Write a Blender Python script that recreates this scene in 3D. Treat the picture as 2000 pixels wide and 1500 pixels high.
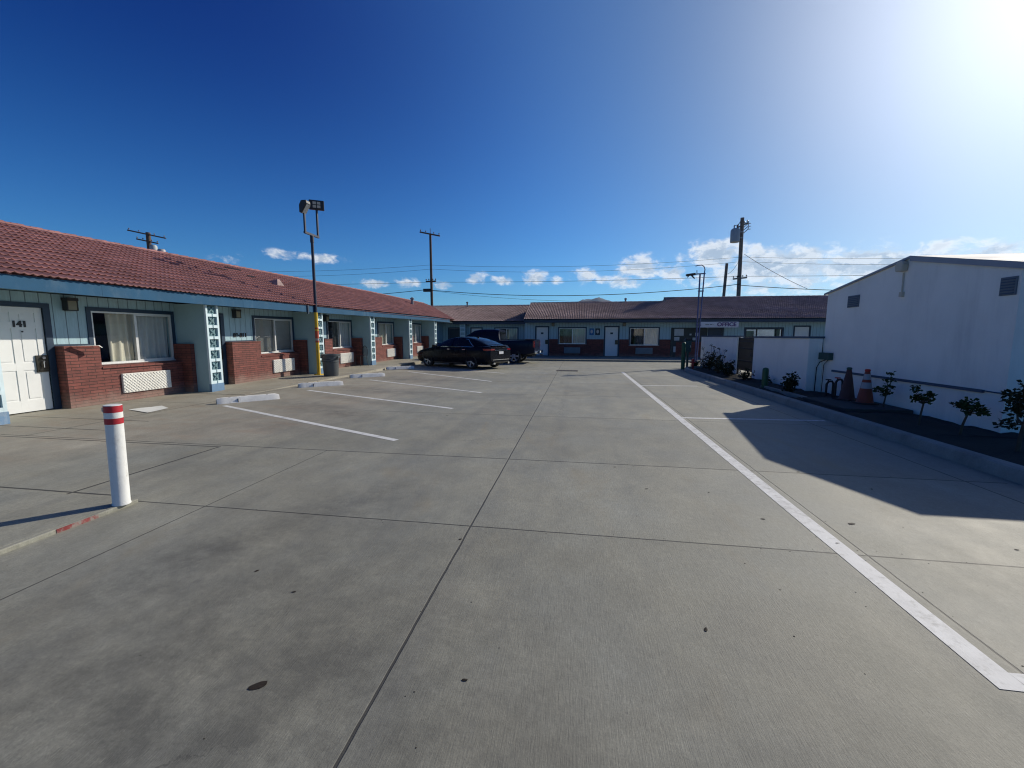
import bpy, bmesh, math, random
from mathutils import Vector, Matrix, noise as mnoise
R = math.radians
rnd = random.Random(7)
for o in list(bpy.data.objects): bpy.data.objects.remove(o)
SC = bpy.context.scene
COL = SC.collection

# ------------------------------------------------------------------ camera
cam_d = bpy.data.cameras.new('camera'); cam = bpy.data.objects.new('camera', cam_d); COL.objects.link(cam)
cam_d.sensor_width = 36.0; cam_d.lens = 36 * 808.6 / 2000; cam_d.clip_start = 0.05; cam_d.clip_end = 12000
def cam_matrix(yaw, pitch, roll, loc):
    f = Vector((-math.sin(yaw)*math.cos(pitch), math.cos(yaw)*math.cos(pitch), math.sin(pitch)))
    r0 = f.cross(Vector((0,0,1))).normalized(); u0 = r0.cross(f)
    r = r0*math.cos(roll) + u0*math.sin(roll); u = u0*math.cos(roll) - r0*math.sin(roll)
    m = Matrix((r, u, -f)).transposed().to_4x4(); m.translation = loc
    return m
cam.matrix_world = cam_matrix(R(8.951), R(-6.646), R(0.107), Vector((0,0,1.5)))
SC.camera = cam

# ------------------------------------------------------------------ world, sun, exposure
SUN_AZ, SUN_EL = R(46.5), R(30.0)
SUND = Vector((math.sin(SUN_AZ)*math.cos(SUN_EL), math.cos(SUN_AZ)*math.cos(SUN_EL), math.sin(SUN_EL)))
SC.view_settings.view_transform = 'Standard'; SC.view_settings.look = 'None'
SC.cycles.filter_width = 1.15; SC.view_settings.exposure = 0.0; SC.view_settings.gamma = 1.0
sun_d = bpy.data.lights.new('sun', 'SUN'); sun_d.energy = 4.5; sun_d.angle = R(0.5); sun_d.color = (1.0, 0.93, 0.80)
sun = bpy.data.objects.new('sun', sun_d); COL.objects.link(sun)
sun.rotation_euler = (-SUND).to_track_quat('-Z', 'Y').to_euler(); sun.location = (20, 20, 30)

class NT:
    """small helper around a node tree"""
    def __init__(s, t): s.t = t; s.n = t.nodes; s.l = t.links
    def put(s, inp, v):
        if v is None: return
        if hasattr(v, 'is_output'): s.l.new(v, inp)
        else: inp.default_value = v
    def m(s, op, a, b=None, c=None, clamp=False):
        n = s.n.new('ShaderNodeMath'); n.operation = op; n.use_clamp = clamp
        for i, v in enumerate((a, b, c)): s.put(n.inputs[i], v)
        return n.outputs[0]
    def sstep(s, x, lo, hi, a=0.0, b=1.0):
        n = s.n.new('ShaderNodeMapRange'); n.interpolation_type = 'SMOOTHSTEP'
        for k, v in (('Value', x), ('From Min', lo), ('From Max', hi), ('To Min', a), ('To Max', b)): s.put(n.inputs[k], v)
        return n.outputs['Result']
    def lin(s, x, lo, hi, a=0.0, b=1.0):
        n = s.n.new('ShaderNodeMapRange')
        for k, v in (('Value', x), ('From Min', lo), ('From Max', hi), ('To Min', a), ('To Max', b)): s.put(n.inputs[k], v)
        return n.outputs['Result']
    def mix(s, f, a, b, mode='MIX'):
        n = s.n.new('ShaderNodeMix'); n.data_type = 'RGBA'; n.blend_type = mode
        s.put(n.inputs[0], f); s.put(n.inputs[6], a); s.put(n.inputs[7], b)
        return n.outputs[2]
    def noise(s, vec, scale, detail=4, rough=0.55, dist=0.0, out='Fac'):
        n = s.n.new('ShaderNodeTexNoise'); s.put(n.inputs['Vector'], vec)
        n.inputs['Scale'].default_value = scale; n.inputs['Detail'].default_value = detail
        n.inputs['Roughness'].default_value = rough; n.inputs['Distortion'].default_value = dist
        return n.outputs[out]
    def mapv(s, vec, scale=(1,1,1), loc=(0,0,0), rot=(0,0,0)):
        n = s.n.new('ShaderNodeMapping'); s.put(n.inputs['Vector'], vec)
        n.inputs['Scale'].default_value = scale; n.inputs['Location'].default_value = loc; n.inputs['Rotation'].default_value = rot
        return n.outputs[0]
    def sep(s, vec):
        n = s.n.new('ShaderNodeSeparateXYZ'); s.put(n.inputs[0], vec); return n.outputs[0], n.outputs[1], n.outputs[2]
    def comb(s, x=0.0, y=0.0, z=0.0):
        n = s.n.new('ShaderNodeCombineXYZ')
        for i, v in enumerate((x, y, z)): s.put(n.inputs[i], v)
        return n.outputs[0]
    def bump(s, h, strength=0.3, dist=0.01, normal=None):
        n = s.n.new('ShaderNodeBump'); n.inputs['Strength'].default_value = strength; n.inputs['Distance'].default_value = dist
        s.put(n.inputs['Height'], h); s.put(n.inputs['Normal'], normal); return n.outputs[0]
    def pos(s):
        return s.n.new('ShaderNodeNewGeometry').outputs['Position']

def rgb(c): return (c[0], c[1], c[2], 1.0)

def build_world():
    w = bpy.data.worlds.new('World'); SC.world = w; w.use_nodes = True
    t = NT(w.node_tree); t.n.clear()
    out = t.n.new('ShaderNodeOutputWorld'); bg = t.n.new('ShaderNodeBackground')
    sky = t.n.new('ShaderNodeTexSky'); sky.sky_type = 'NISHITA'; sky.sun_disc = False
    sky.sun_elevation = SUN_EL; sky.sun_rotation = SUN_AZ
    sky.altitude = 400; sky.air_density = 1.0; sky.dust_density = 0.6; sky.ozone_density = 3.0
    tc = t.n.new('ShaderNodeTexCoord'); d = tc.outputs['Generated']
    vn = t.n.new('ShaderNodeVectorMath'); vn.operation = 'NORMALIZE'; t.l.new(d, vn.inputs[0]); d = vn.outputs[0]
    x, y, z = t.sep(d)
    el = t.m('ARCSINE', z); az = t.m('ARCTAN2', x, y)
    # deep clear-air blue: more saturated with distance from the sun
    dt = t.n.new('ShaderNodeVectorMath'); dt.operation = 'DOT_PRODUCT'; t.l.new(d, dt.inputs[0]); dt.inputs[1].default_value = SUND
    cs = dt.outputs['Value']
    hs = t.n.new('ShaderNodeHueSaturation'); hs.inputs['Saturation'].default_value = 1.25; hs.inputs['Hue'].default_value = 0.5
    t.l.new(sky.outputs[0], hs.inputs['Color'])
    ang = t.m('ARCCOSINE', t.m('MINIMUM', cs, 0.99999))
    away = t.m('MULTIPLY', t.sstep(el, .04, .62), t.sstep(ang, .45, 1.35))
    base = t.mix(1.0, hs.outputs[0], t.mix(t.sstep(ang, .30, .95, 1.0, 0.0), t.mix(away, rgb(SKY_NEAR), rgb(SKY_DEEP)), rgb((.80,.92,1.02))), 'MULTIPLY')
    # aureole of bright air round the sun
    a1 = t.m('EXPONENT', t.m('MULTIPLY', t.m('POWER', t.m('DIVIDE', ang, 0.30), 2.0), -1.0))
    a2 = t.m('EXPONENT', t.m('MULTIPLY', t.m('POWER', t.m('DIVIDE', ang, 0.62), 2.0), -1.0))
    aur = t.m('ADD', t.m('MULTIPLY', a1, AUR1), t.m('MULTIPLY', a2, AUR2))
    base = t.mix(1.0, base, t.comb(aur, t.m('MULTIPLY', aur, 0.99), t.m('MULTIPLY', aur, 0.97)), 'ADD')
    # cumulus low over the hills
    blobs = [(.29,.17,.06,.03,1.25),(.40,.14,.10,.035,1.25),(.53,.13,.11,.030,1.2),(.14,.152,.045,.026,1.15),(-.645,.164,.045,.010,.75),(-.59,.163,.05,.010,.95),(-.74,.148,.06,.012,.4),(-.47,.116,.04,.010,.8),(-.395,.119,.032,.013,.85),(-.31,.117,.03,.010,.65),
             (-.24,.134,.026,.014,1.0),(-.18,.129,.034,.011,.95),(-.10,.134,.034,.017,1.0),(-.055,.127,.02,.012,.8),(.012,.138,.032,.018,1.0),(.055,.128,.025,.014,.8),
             (.125,.15,.042,.024,1.0),(.10,.125,.05,.018,.8),(.205,.138,.03,.018,.85),(.29,.165,.05,.026,.95),(.36,.155,.06,.028,1.05),(.33,.125,.12,.03,.8),
             (.47,.135,.09,.026,.95),(.42,.105,.16,.024,.75),(.56,.136,.08,.022,.95),(.62,.135,.06,.022,.9),(.69,.132,.06,.018,.85),(.60,.11,.14,.024,.7),(.80,.12,.1,.02,.7)]
    v = t.comb(t.m('MULTIPLY', az, 1.0), t.m('MULTIPLY', el, 1.6), 0.0)
    acc = None
    for (a, e, sa, se, amp) in blobs:
        q = t.m('ADD', t.m('POWER', t.m('DIVIDE', t.m('SUBTRACT', az, a), sa), 2.0), t.m('POWER', t.m('DIVIDE', t.m('SUBTRACT', el, e), se), 2.0))
        g = t.m('MULTIPLY', t.m('EXPONENT', t.m('MULTIPLY', q, -1.0)), amp)
        acc = g if acc is None else t.m('MAXIMUM', acc, g)
    n1 = t.noise(v, 26.0, 8, 0.62, 0.3)
    n1b = t.noise(t.mapv(v, loc=(-0.010, -0.016, 0)), 26.0, 8, 0.62, 0.3)
    f = t.m('ADD', t.m('MULTIPLY', acc, 0.85), t.m('MULTIPLY', t.m('SUBTRACT', n1, 0.5), 1.9))
    dens = t.m('MULTIPLY', t.sstep(f, 0.20, 0.82), t.sstep(acc, 0.05, 0.35))
    lit = t.sstep(t.m('SUBTRACT', n1, n1b), -0.07, 0.10)
    edge = t.sstep(f, 0.42, 0.95, 1.0, 0.0)
    br = t.m('ADD', t.m('MULTIPLY', lit, 0.55), t.m('MULTIPLY', edge, 0.45))
    ccol = t.mix(br, rgb(CLOUD_DARK), rgb(CLOUD_LIT))
    col = t.mix(t.m('MULTIPLY', dens, 0.92), base, ccol)
    t.l.new(col, bg.inputs['Color']); bg.inputs['Strength'].default_value = SKY_STRENGTH
    t.l.new(bg.outputs[0], out.inputs[0])
SKY_STRENGTH = 0.067
SKY_NEAR, SKY_DEEP = (.60,1.18,1.62), (.0,.31,.98)
AUR1, AUR2 = 10.5, 1.3
CLOUD_DARK, CLOUD_LIT = (6.2, 7.6, 9.4), (15.0, 15.2, 15.4)
build_world()

# ------------------------------------------------------------------ mesh helpers
class MB:
    def __init__(s): s.v = []; s.f = []; s.mi = []; s.cur = 0
    def mat(s, i): s.cur = i; return s
    def add(s, vs, fs):
        b = len(s.v); s.v += [tuple(p) for p in vs]
        for f in fs: s.f.append([b+i for i in f]); s.mi.append(s.cur)
        return s
    def box(s, x0, x1, y0, y1, z0, z1):
        if x0 > x1: x0, x1 = x1, x0
        if y0 > y1: y0, y1 = y1, y0
        if z0 > z1: z0, z1 = z1, z0
        return s.add([(x0,y0,z0),(x1,y0,z0),(x1,y1,z0),(x0,y1,z0),(x0,y0,z1),(x1,y0,z1),(x1,y1,z1),(x0,y1,z1)],
                     [(0,3,2,1),(4,5,6,7),(0,1,5,4),(1,2,6,5),(2,3,7,6),(3,0,4,7)])
    def obox(s, c, ux, uy, uz, hx, hy, hz):
        c = Vector(c); ux, uy, uz = Vector(ux)*hx, Vector(uy)*hy, Vector(uz)*hz
        vs = [c+ux*a+uy*b+uz*d for d in (-1,1) for (a,b) in ((-1,-1),(1,-1),(1,1),(-1,1))]
        return s.add(vs, [(0,3,2,1),(4,5,6,7),(0,1,5,4),(1,2,6,5),(2,3,7,6),(3,0,4,7)])
    def quad(s, a, b, c, d): return s.add([a,b,c,d], [(0,1,2,3)])
    def prism(s, poly, axis, a0, a1):
        """poly of 2-D points extruded along axis ('x': (y,z), 'y': (x,z), 'z': (x,y))"""
        def P(p, a): return {'x': (a,p[0],p[1]), 'y': (p[0],a,p[1]), 'z': (p[0],p[1],a)}[axis]
        n = len(poly); vs = [P(p,a0) for p in poly] + [P(p,a1) for p in poly]
        fs = [tuple(range(n)), tuple(range(2*n-1, n-1, -1))] + [(i, i+n, (i+1)%n+n, (i+1)%n) for i in range(n)]
        return s.add(vs, fs)
    def tube(s, pts, r, n=8, cap=True):
        pts = [Vector(p) for p in pts]; rs = r if isinstance(r, (list, tuple)) else [r]*len(pts)
        vs = []; prev = None
        for i, p in enumerate(pts):
            d = (pts[min(i+1,len(pts)-1)] - pts[max(i-1,0)]).normalized()
            if prev is None:
                a = d.orthogonal().normalized()
            else:
                a = (prev - d*prev.dot(d)).normalized()
            prev = a; b = d.cross(a)
            for k in range(n):
                t = 2*math.pi*k/n; vs.append(p + (a*math.cos(t)+b*math.sin(t))*rs[i])
        fs = []
        for i in range(len(pts)-1):
            for k in range(n): fs.append((i*n+k, i*n+(k+1)%n, (i+1)*n+(k+1)%n, (i+1)*n+k))
        if cap: fs.append(tuple(range(n-1,-1,-1))); fs.append(tuple((len(pts)-1)*n+k for k in range(n)))
        return s.add(vs, fs)
    def lathe(s, prof, n=24, o=(0,0,0), axis='z', cap=True):
        """prof = [(radius, height)]"""
        vs = []; 
        for (r, h) in prof:
            for k in range(n):
                t = 2*math.pi*k/n; a, b = r*math.cos(t), r*math.sin(t)
                p = {'z': (a,b,h), 'y': (a,h,b), 'x': (h,a,b)}[axis]
                vs.append((p[0]+o[0], p[1]+o[1], p[2]+o[2]))
        fs = []
        for i in range(len(prof)-1):
            for k in range(n): fs.append((i*n+k, i*n+(k+1)%n, (i+1)*n+(k+1)%n, (i+1)*n+k))
        if cap and prof[0][0] > 1e-6: fs.append(tuple(range(n-1,-1,-1)))
        if cap and prof[-1][0] > 1e-6: fs.append(tuple((len(prof)-1)*n+k for k in range(n)))
        return s.add(vs, fs)
    def build(s, name, mats, parent=None, smooth=None, xf=None, shear=None, label=None, bevel=None, recalc=True):
        me = bpy.data.meshes.new(name)
        vs = s.v
        if xf: vs = [tuple(xf(Vector(p))) for p in vs]
        if shear: vs = [(p[0], p[1], p[2]+shear(p[1])) for p in vs]
        if parent is not None:
            L = root_loc(parent); vs = [(p[0]-L[0], p[1]-L[1], p[2]-L[2]) for p in vs]
        me.from_pydata(vs, [], s.f)
        mats = mats if isinstance(mats, (list, tuple)) else [mats]
        for m in mats: me.materials.append(m)
        for p, i in zip(me.polygons, s.mi): p.material_index = i
        if recalc or smooth is not None:
            bm = bmesh.new(); bm.from_mesh(me)
            if recalc: bmesh.ops.recalc_face_normals(bm, faces=bm.faces)
            if smooth is not None:
                for f in bm.faces: f.smooth = True
                for e in bm.edges:
                    if len(e.link_faces) == 2 and e.calc_face_angle(0) > R(smooth): e.smooth = False
            bm.to_mesh(me); bm.free()
        o = bpy.data.objects.new(name, me); COL.objects.link(o)
        if parent is not None: o.parent = parent
        if label: o['label'] = label
        if bevel:
            b = o.modifiers.new('bevel', 'BEVEL'); b.width = bevel; b.segments = 2; b.limit_method = 'ANGLE'; b.angle_limit = R(40)
        return o

ROOTS = {}
def root_loc(p):
    q = p; L = Vector(p.location)
    while q.parent: q = q.parent; L = L + Vector(q.location)
    return L
def thing(name, label, cat, loc=(0,0,0), rotz=0, group=None):
    o = bpy.data.objects.new(name, None); COL.objects.link(o); o.location = loc; o.rotation_euler = (0,0,rotz)
    o.empty_display_size = 0.2
    o['label'] = label; o['category'] = cat
    if group: o['group'] = group
    return o
def tag(o, label, cat, group=None):
    o['label'] = label; o['category'] = cat
    if group: o['group'] = group
    return o
def struct(o, label=None):
    o['kind'] = 'structure'
    if label: o['label'] = label
    return o
def local(parent):
    """meshes for a rotated thing are modelled in its own space: hide its location from build()"""
    return parent
def lbuild(mb, name, mats, parent, **k):
    """build in the parent's local space (no location subtracted)"""
    o = mb.build(name, mats, None, **k); o.parent = parent; return o
def dup(root, loc, rotz=None, label=None, scale=None):
    r = root.copy(); COL.objects.link(r); r.location = loc
    if rotz is not None: r.rotation_euler = (0,0,rotz)
    if scale: r.scale = scale
    if label: r['label'] = label
    for ch in list(root.children):
        c = ch.copy(); COL.objects.link(c); c.parent = r
        for g in list(ch.children):
            e = g.copy(); COL.objects.link(e); e.parent = c
    return r
def textmesh(s, size, thick=0.008, bold=0.0):
    cu = bpy.data.curves.new('txt', 'FONT'); cu.body = s; cu.size = size; cu.extrude = thick; cu.offset = bold
    cu.align_x = 'CENTER'; cu.align_y = 'CENTER'
    o = bpy.data.objects.new('txt', cu); COL.objects.link(o)
    dg = bpy.context.evaluated_depsgraph_get(); me = bpy.data.meshes.new_from_object(o.evaluated_get(dg))
    mb = MB(); mb.add([tuple(v.co) for v in me.vertices], [tuple(p.vertices) for p in me.polygons])
    bpy.data.objects.remove(o); bpy.data.curves.remove(cu); bpy.data.meshes.remove(me)
    return mb

# ------------------------------------------------------------------ materials
MATS = {}
def material(name, color, rough=0.7, metal=0.0, var=0.15, vscale=3.0, bump=0.0, bscale=30.0, spec=0.5, coat=0.0, dirt=None, dscale=1.2, dlo=.5, dhi=.75, fine=0.0, dstretch=.55):
    m = bpy.data.materials.new(name); m.use_nodes = True; t = NT(m.node_tree); b = t.n['Principled BSDF']
    p = t.pos(); n = t.noise(p, vscale, 5, .6)
    k = t.lin(n, .25, .75, 1-var, 1+var)
    c = t.mix(1.0, rgb(color), t.comb(k,k,k), 'MULTIPLY')
    if fine:
        kf = t.lin(t.noise(p, 55, 3, .6), .3, .7, 1-fine, 1+fine); c = t.mix(1.0, c, t.comb(kf,kf,kf), 'MULTIPLY')
    if dirt:
        dm = t.sstep(t.noise(t.mapv(p, (1,1,dstretch)), dscale, 7, .68), dlo, dhi); c = t.mix(t.m('MULTIPLY', dm, dirt[3]), c, rgb(dirt))
    t.l.new(c, b.inputs['Base Color']); b.inputs['Metallic'].default_value = metal
    t.l.new(t.lin(n, .3, .7, max(.03, rough-.08), min(1, rough+.08)), b.inputs['Roughness'])
    b.inputs['Specular IOR Level'].default_value = spec; b.inputs['Coat Weight'].default_value = coat; b.inputs['Coat Roughness'].default_value = .05
    if bump: t.l.new(t.bump(t.noise(p, bscale, 4, .6), bump, .01), b.inputs['Normal'])
    MATS[name] = m; return m

def siding_material(name, color):
    m = bpy.data.materials.new(name); m.use_nodes = True; t = NT(m.node_tree); b = t.n['Principled BSDF']
    p = t.pos(); x, y, z = t.sep(p); u = t.m('ADD', x, y)
    fr = t.m('FRACT', t.m('DIVIDE', t.m('ADD', u, 100.0), 0.205))
    gv = t.sstep(t.m('ABSOLUTE', t.m('SUBTRACT', fr, .5)), 0.02, 0.05)      # 0 in the groove
    grain = t.noise(t.mapv(p, (9,9,1.0)), 4.0, 5, .6)
    k = t.lin(grain, .25, .75, .86, 1.12)
    c = t.mix(1.0, rgb(color), t.comb(k,k,k), 'MULTIPLY')
    c = t.mix(t.m('SUBTRACT', 1.0, gv), c, rgb((color[0]*.35, color[1]*.35, color[2]*.38)))
    dm = t.sstep(t.noise(t.mapv(p, (2,2,.5)), 2.0, 6, .65), .56, .8); c = t.mix(t.m('MULTIPLY', dm, .35), c, rgb((.26,.30,.31)))
    t.l.new(c, b.inputs['Base Color']); b.inputs['Roughness'].default_value = .6
    h = t.m('ADD', t.m('MULTIPLY', gv, 1.0), t.m('MULTIPLY', grain, .15))
    t.l.new(t.bump(h, .6, .008), b.inputs['Normal']); MATS[name] = m; return m

def brick_material(name, c1, c2, mortar):
    m = bpy.data.materials.new(name); m.use_nodes = True; t = NT(m.node_tree); b = t.n['Principled BSDF']
    p = t.pos(); x, y, z = t.sep(p)
    br = t.n.new('ShaderNodeTexBrick'); t.l.new(t.comb(t.m('ADD', x, y), z, 0.0), br.inputs['Vector'])
    br.inputs['Scale'].default_value = 1.0; br.inputs['Brick Width'].default_value = .285; br.inputs['Row Height'].default_value = .064
    br.inputs['Mortar Size'].default_value = .006; br.inputs['Mortar Smooth'].default_value = .25; br.inputs['Bias'].default_value = -.1
    br.inputs['Color1'].default_value = rgb(c1); br.inputs['Color2'].default_value = rgb(c2); br.inputs['Mortar'].default_value = rgb(mortar)
    n = t.noise(p, 8, 5, .65); k = t.lin(n, .25, .75, .72, 1.25); c = t.mix(1.0, br.outputs[0], t.comb(k,k,k), 'MULTIPLY')
    # pale efflorescence and worn paint creeping up from the pavement
    low = t.sstep(t.m('ADD', z, t.m('MULTIPLY', t.noise(p, 3.0, 5, .6), .5)), .22, .62, .75, 0.0)
    c = t.mix(low, c, rgb((.27, .19, .155)))
    t.l.new(c, b.inputs['Base Color']); b.inputs['Roughness'].default_value = .75
    h = t.m('ADD', t.m('MULTIPLY', t.m('SUBTRACT', 1.0, br.outputs['Fac']), 1.0), t.m('MULTIPLY', t.noise(p, 40, 4, .6), .35))
    t.l.new(t.bump(h, .85, .012), b.inputs['Normal']); MATS[name] = m; return m

def tile_material(name, color, var=.22):
    m = bpy.data.materials.new(name); m.use_nodes = True; t = NT(m.node_tree); b = t.n['Principled BSDF']
    p = t.pos(); n = t.noise(p, .9, 5, .6); w = t.n.new('ShaderNodeTexWhiteNoise')
    sn = t.n.new('ShaderNodeVectorMath'); sn.operation = 'SNAP'; t.l.new(p, sn.inputs[0]); sn.inputs[1].default_value = (.29,.29,.10); t.l.new(sn.outputs[0], w.inputs[0])
    k = t.m('MULTIPLY', t.lin(n, .25, .75, 1-var, 1+var), t.lin(w.outputs[0], 0, 1, .86, 1.14))
    c = t.mix(1.0, rgb(color), t.comb(k,k,k), 'MULTIPLY')
    st = t.sstep(t.noise(t.mapv(p, (1,1,1)), 5.0, 6, .7), .52, .75); c = t.mix(t.m('MULTIPLY', st, .45), c, rgb((color[0]*.45, color[1]*.62, color[2]*.75)))
    t.l.new(c, b.inputs['Base Color']); b.inputs['Roughness'].default_value = .85; b.inputs['Specular IOR Level'].default_value = .25
    t.l.new(t.bump(t.noise(p, 60, 3, .6), .3, .006), b.inputs['Normal']); MATS[name] = m; return m

def glass_material(name, tint=(.90,.92,.92), extra=0.02):
    m = bpy.data.materials.new(name); m.use_nodes = True; t = NT(m.node_tree); t.n.clear()
    out = t.n.new('ShaderNodeOutputMaterial'); tr = t.n.new('ShaderNodeBsdfTransparent'); tr.inputs[0].default_value = rgb(tint)
    gl = t.n.new('ShaderNodeBsdfGlossy'); gl.inputs['Roughness'].default_value = .02
    fr = t.n.new('ShaderNodeFresnel'); bf = t.n.new('ShaderNodeNewGeometry').outputs['Backfacing']; t.l.new(t.lin(bf, 0, 1, 1.5, 1/1.5), fr.inputs[0])
    dn = t.sstep(t.noise(t.pos(), 2.5, 5, .6), .35, .8, 0, .05)
    f = t.m('ADD', t.m('ADD', fr.outputs[0], extra), dn, clamp=True)
    mx = t.n.new('ShaderNodeMixShader'); t.l.new(f, mx.inputs[0]); t.l.new(tr.outputs[0], mx.inputs[1]); t.l.new(gl.outputs[0], mx.inputs[2])
    t.l.new(mx.outputs[0], out.inputs[0]); MATS[name] = m; return m

def paint_line_material():
    m = bpy.data.materials.new('road_paint'); m.use_nodes = True; t = NT(m.node_tree); b = t.n['Principled BSDF']
    p = t.pos()
    wear = t.sstep(t.m('ADD', t.noise(t.mapv(p, (1,1,1)), 14, 6, .7), t.m('MULTIPLY', t.noise(p, 1.2, 3, .5), .35)), .62, .95)
    k = t.lin(t.noise(p, 5, 5, .6), .25, .75, .82, 1.08)
    c = t.mix(1.0, rgb((.66,.66,.64)), t.comb(k,k,k), 'MULTIPLY'); c = t.mix(t.m('MULTIPLY', wear, .8), c, rgb((.24,.235,.22)))
    t.l.new(c, b.inputs['Base Color']); b.inputs['Roughness'].default_value = .7
    t.l.new(t.bump(t.noise(t.mapv(p, (160,9,1)), 1, 4, .6), .35, .004), b.inputs['Normal']); MATS['road_paint'] = m

def concrete_material():
    m = bpy.data.materials.new('lot_concrete'); m.use_nodes = True; t = NT(m.node_tree); b = t.n['Principled BSDF']
    p = t.pos(); x, y, z = t.sep(p)
    wob = t.m('MULTIPLY', t.m('SUBTRACT', t.noise(p, 3.0, 3, .6), .5), .012)
    xw = t.m('ADD', x, wob); yw = t.m('ADD', y, wob)
    # slabs poured at different times: each panel its own tone
    sx = t.m('ADD', t.m('GREATER_THAN', x, -.81), t.m('MULTIPLY', t.m('GREATER_THAN', x, 1.98), 2.0))
    sy = None
    ys = [3.04, 4.86, 7.64, 10.45, 13.3, 16.2, 18.1]
    for v in ys:
        g = t.m('GREATER_THAN', y, v); sy = g if sy is None else t.m('ADD', sy, g)
    wn = t.n.new('ShaderNodeTexWhiteNoise'); t.l.new(t.comb(sx, sy, 3.3), wn.inputs[0])
    slab = t.lin(wn.outputs[0], 0, 1, .93, 1.06)
    big = t.lin(t.noise(p, .35, 5, .6, .6), .3, .7, .84, 1.10)
    mid = t.lin(t.noise(t.mapv(p, (1.3,.8,1)), 2.0, 8, .70, .1), .28, .72, .80, 1.16)
    fine = t.lin(t.noise(p, 28, 5, .7), .3, .7, .90, 1.10)
    broom = t.noise(t.mapv(p, (150, 11.0, 1)), 1.0, 5, .75)
    broomk = t.lin(broom, .3, .7, .84, 1.16); grit = t.lin(t.noise(p, 120, 3, .7), .3, .7, .86, 1.14); broomk = t.m('MULTIPLY', broomk, grit)
    k = t.m('MULTIPLY', t.m('MULTIPLY', t.m('MULTIPLY', slab, big), t.m('MULTIPLY', mid, fine)), broomk)
    tint = t.mix(t.sstep(t.noise(p, .8, 4, .6), .35, .7), rgb((.276,.266,.212)), rgb((.252,.252,.215)))
    walk = t.sstep(t.m('ADD', t.m('ADD', x, t.m('MULTIPLY', t.sstep(y, 4.0, 6.0), -2.2)), t.m('MULTIPLY', t.noise(p, .7, 4, .6), 1.6)), -6.6, -4.6, 1.0, 0.0)
    tint = t.mix(t.m('MULTIPLY', walk, .75), tint, rgb((.335,.305,.245)))
    c = t.mix(1.0, tint, t.comb(k,k,k), 'MULTIPLY')
    tan = t.m('MULTIPLY', walk, t.sstep(t.noise(t.mapv(p, (.7,1.6,1), loc=(2,9,0)), 1.6, 7, .7, .4), .46, .72)); c = t.mix(t.m('MULTIPLY', tan, .40), c, rgb((.30,.215,.145)))
    # yellowish rust washes
    ru = t.sstep(t.noise(t.mapv(p, (1.3,.5,1), loc=(7,3,0)), 1.1, 5, .6, .8), .56, .78); c = t.mix(t.m('MULTIPLY', ru, .42), c, rgb((.26,.215,.135)))
    # tyre scuffs and oil on bays and drive; near ellipses paint in vignette darkening
    def ell(cx, cy, rx, ry, ang, amp):
        ca, sa = math.cos(ang), math.sin(ang); dx = t.m('SUBTRACT', x, cx); dy = t.m('SUBTRACT', y, cy)
        a = t.m('DIVIDE', t.m('ADD', t.m('MULTIPLY', dx, ca), t.m('MULTIPLY', dy, sa)), rx)
        e = t.m('DIVIDE', t.m('SUBTRACT', t.m('MULTIPLY', dy, ca), t.m('MULTIPLY', dx, sa)), ry)
        return t.m('MULTIPLY', t.m('EXPONENT', t.m('MULTIPLY', t.m('ADD', t.m('POWER', a, 2.0), t.m('POWER', e, 2.0)), -1.0)), amp)
    acc = None
    for e in [(-5.6,7.9,1.6,.55,2.7,1.0),(-5.2,9.0,1.9,.28,2.7,.9),(-4.2,7.2,.9,.3,2.6,.9),(-5.6,10.6,1.7,.6,2.7,1.0),(-3.9,10.2,1.4,.35,2.7,.7),(-5.8,13.4,1.6,.7,2.6,1.1),(-4.2,13.2,1.2,.4,2.6,.6),(-5.5,16.2,1.3,.6,2.6,1.0),(-4.6,6.0,1.8,.4,2.7,.65),
              (-1.9,3.4,.9,.5,1.0,.9),(-1.5,1.5,1.1,1.2,1.2,.75),(-.4,6.6,.5,3.,0.0,.45),(-2.2,1.6,1.8,1.5,.9,.55),(-1.0,.9,1.8,1.1,.2,.55),(.6,.9,1.6,.9,.1,.4),(-4.5,4.0,1.3,.5,2.7,.5),(.5,9.5,.5,4.,0.0,.35),(1.1,4.5,.4,2.2,0.0,.25),(-1.9,9.,.6,4.,0.0,.3),(-2.6,2.2,.5,.25,1.0,.7),(2.9,1.7,.5,1.2,0.2,.45),(.9,1.4,.35,.9,.1,.35)]:
        g = ell(*e); acc = g if acc is None else t.m('ADD', acc, g)
    st = t.m('MULTIPLY', acc, t.sstep(t.noise(t.mapv(p, (1.2,1.5,1), rot=(0,0,.4)), 2.0, 9, .76, .1), .22, .84), clamp=True)
    c = t.mix(t.m('MULTIPLY', st, .74), c, rgb((.085,.083,.072)))
    # long faint tyre tracks down the drive
    tr = t.sstep(t.noise(t.mapv(p, (3.2,.05,1), rot=(0,0,-.03)), 1.0, 4, .55), .52, .72); c = t.mix(t.m('MULTIPLY', tr, .22), c, rgb((.13,.13,.125)))
    # drips and gum
    vo = t.n.new('ShaderNodeTexVoronoi'); vo.inputs['Scale'].default_value = 1.15; t.l.new(p, vo.inputs['Vector'])
    gum = t.m('MULTIPLY', t.sstep(vo.outputs['Distance'], .012, .022, 1, 0), .75); c = t.mix(gum, c, rgb((.05,.05,.05)))
    vo2 = t.n.new('ShaderNodeTexVoronoi'); vo2.inputs['Scale'].default_value = 6.0; t.l.new(p, vo2.inputs['Vector'])
    pit = t.m('MULTIPLY', t.sstep(vo2.outputs['Distance'], .02, .05, 1, 0), t.sstep(t.noise(p, .9, 3, .5), .5, .6)); c = t.mix(t.m('MULTIPLY', pit, .5), c, rgb((.09,.09,.085)))
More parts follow.
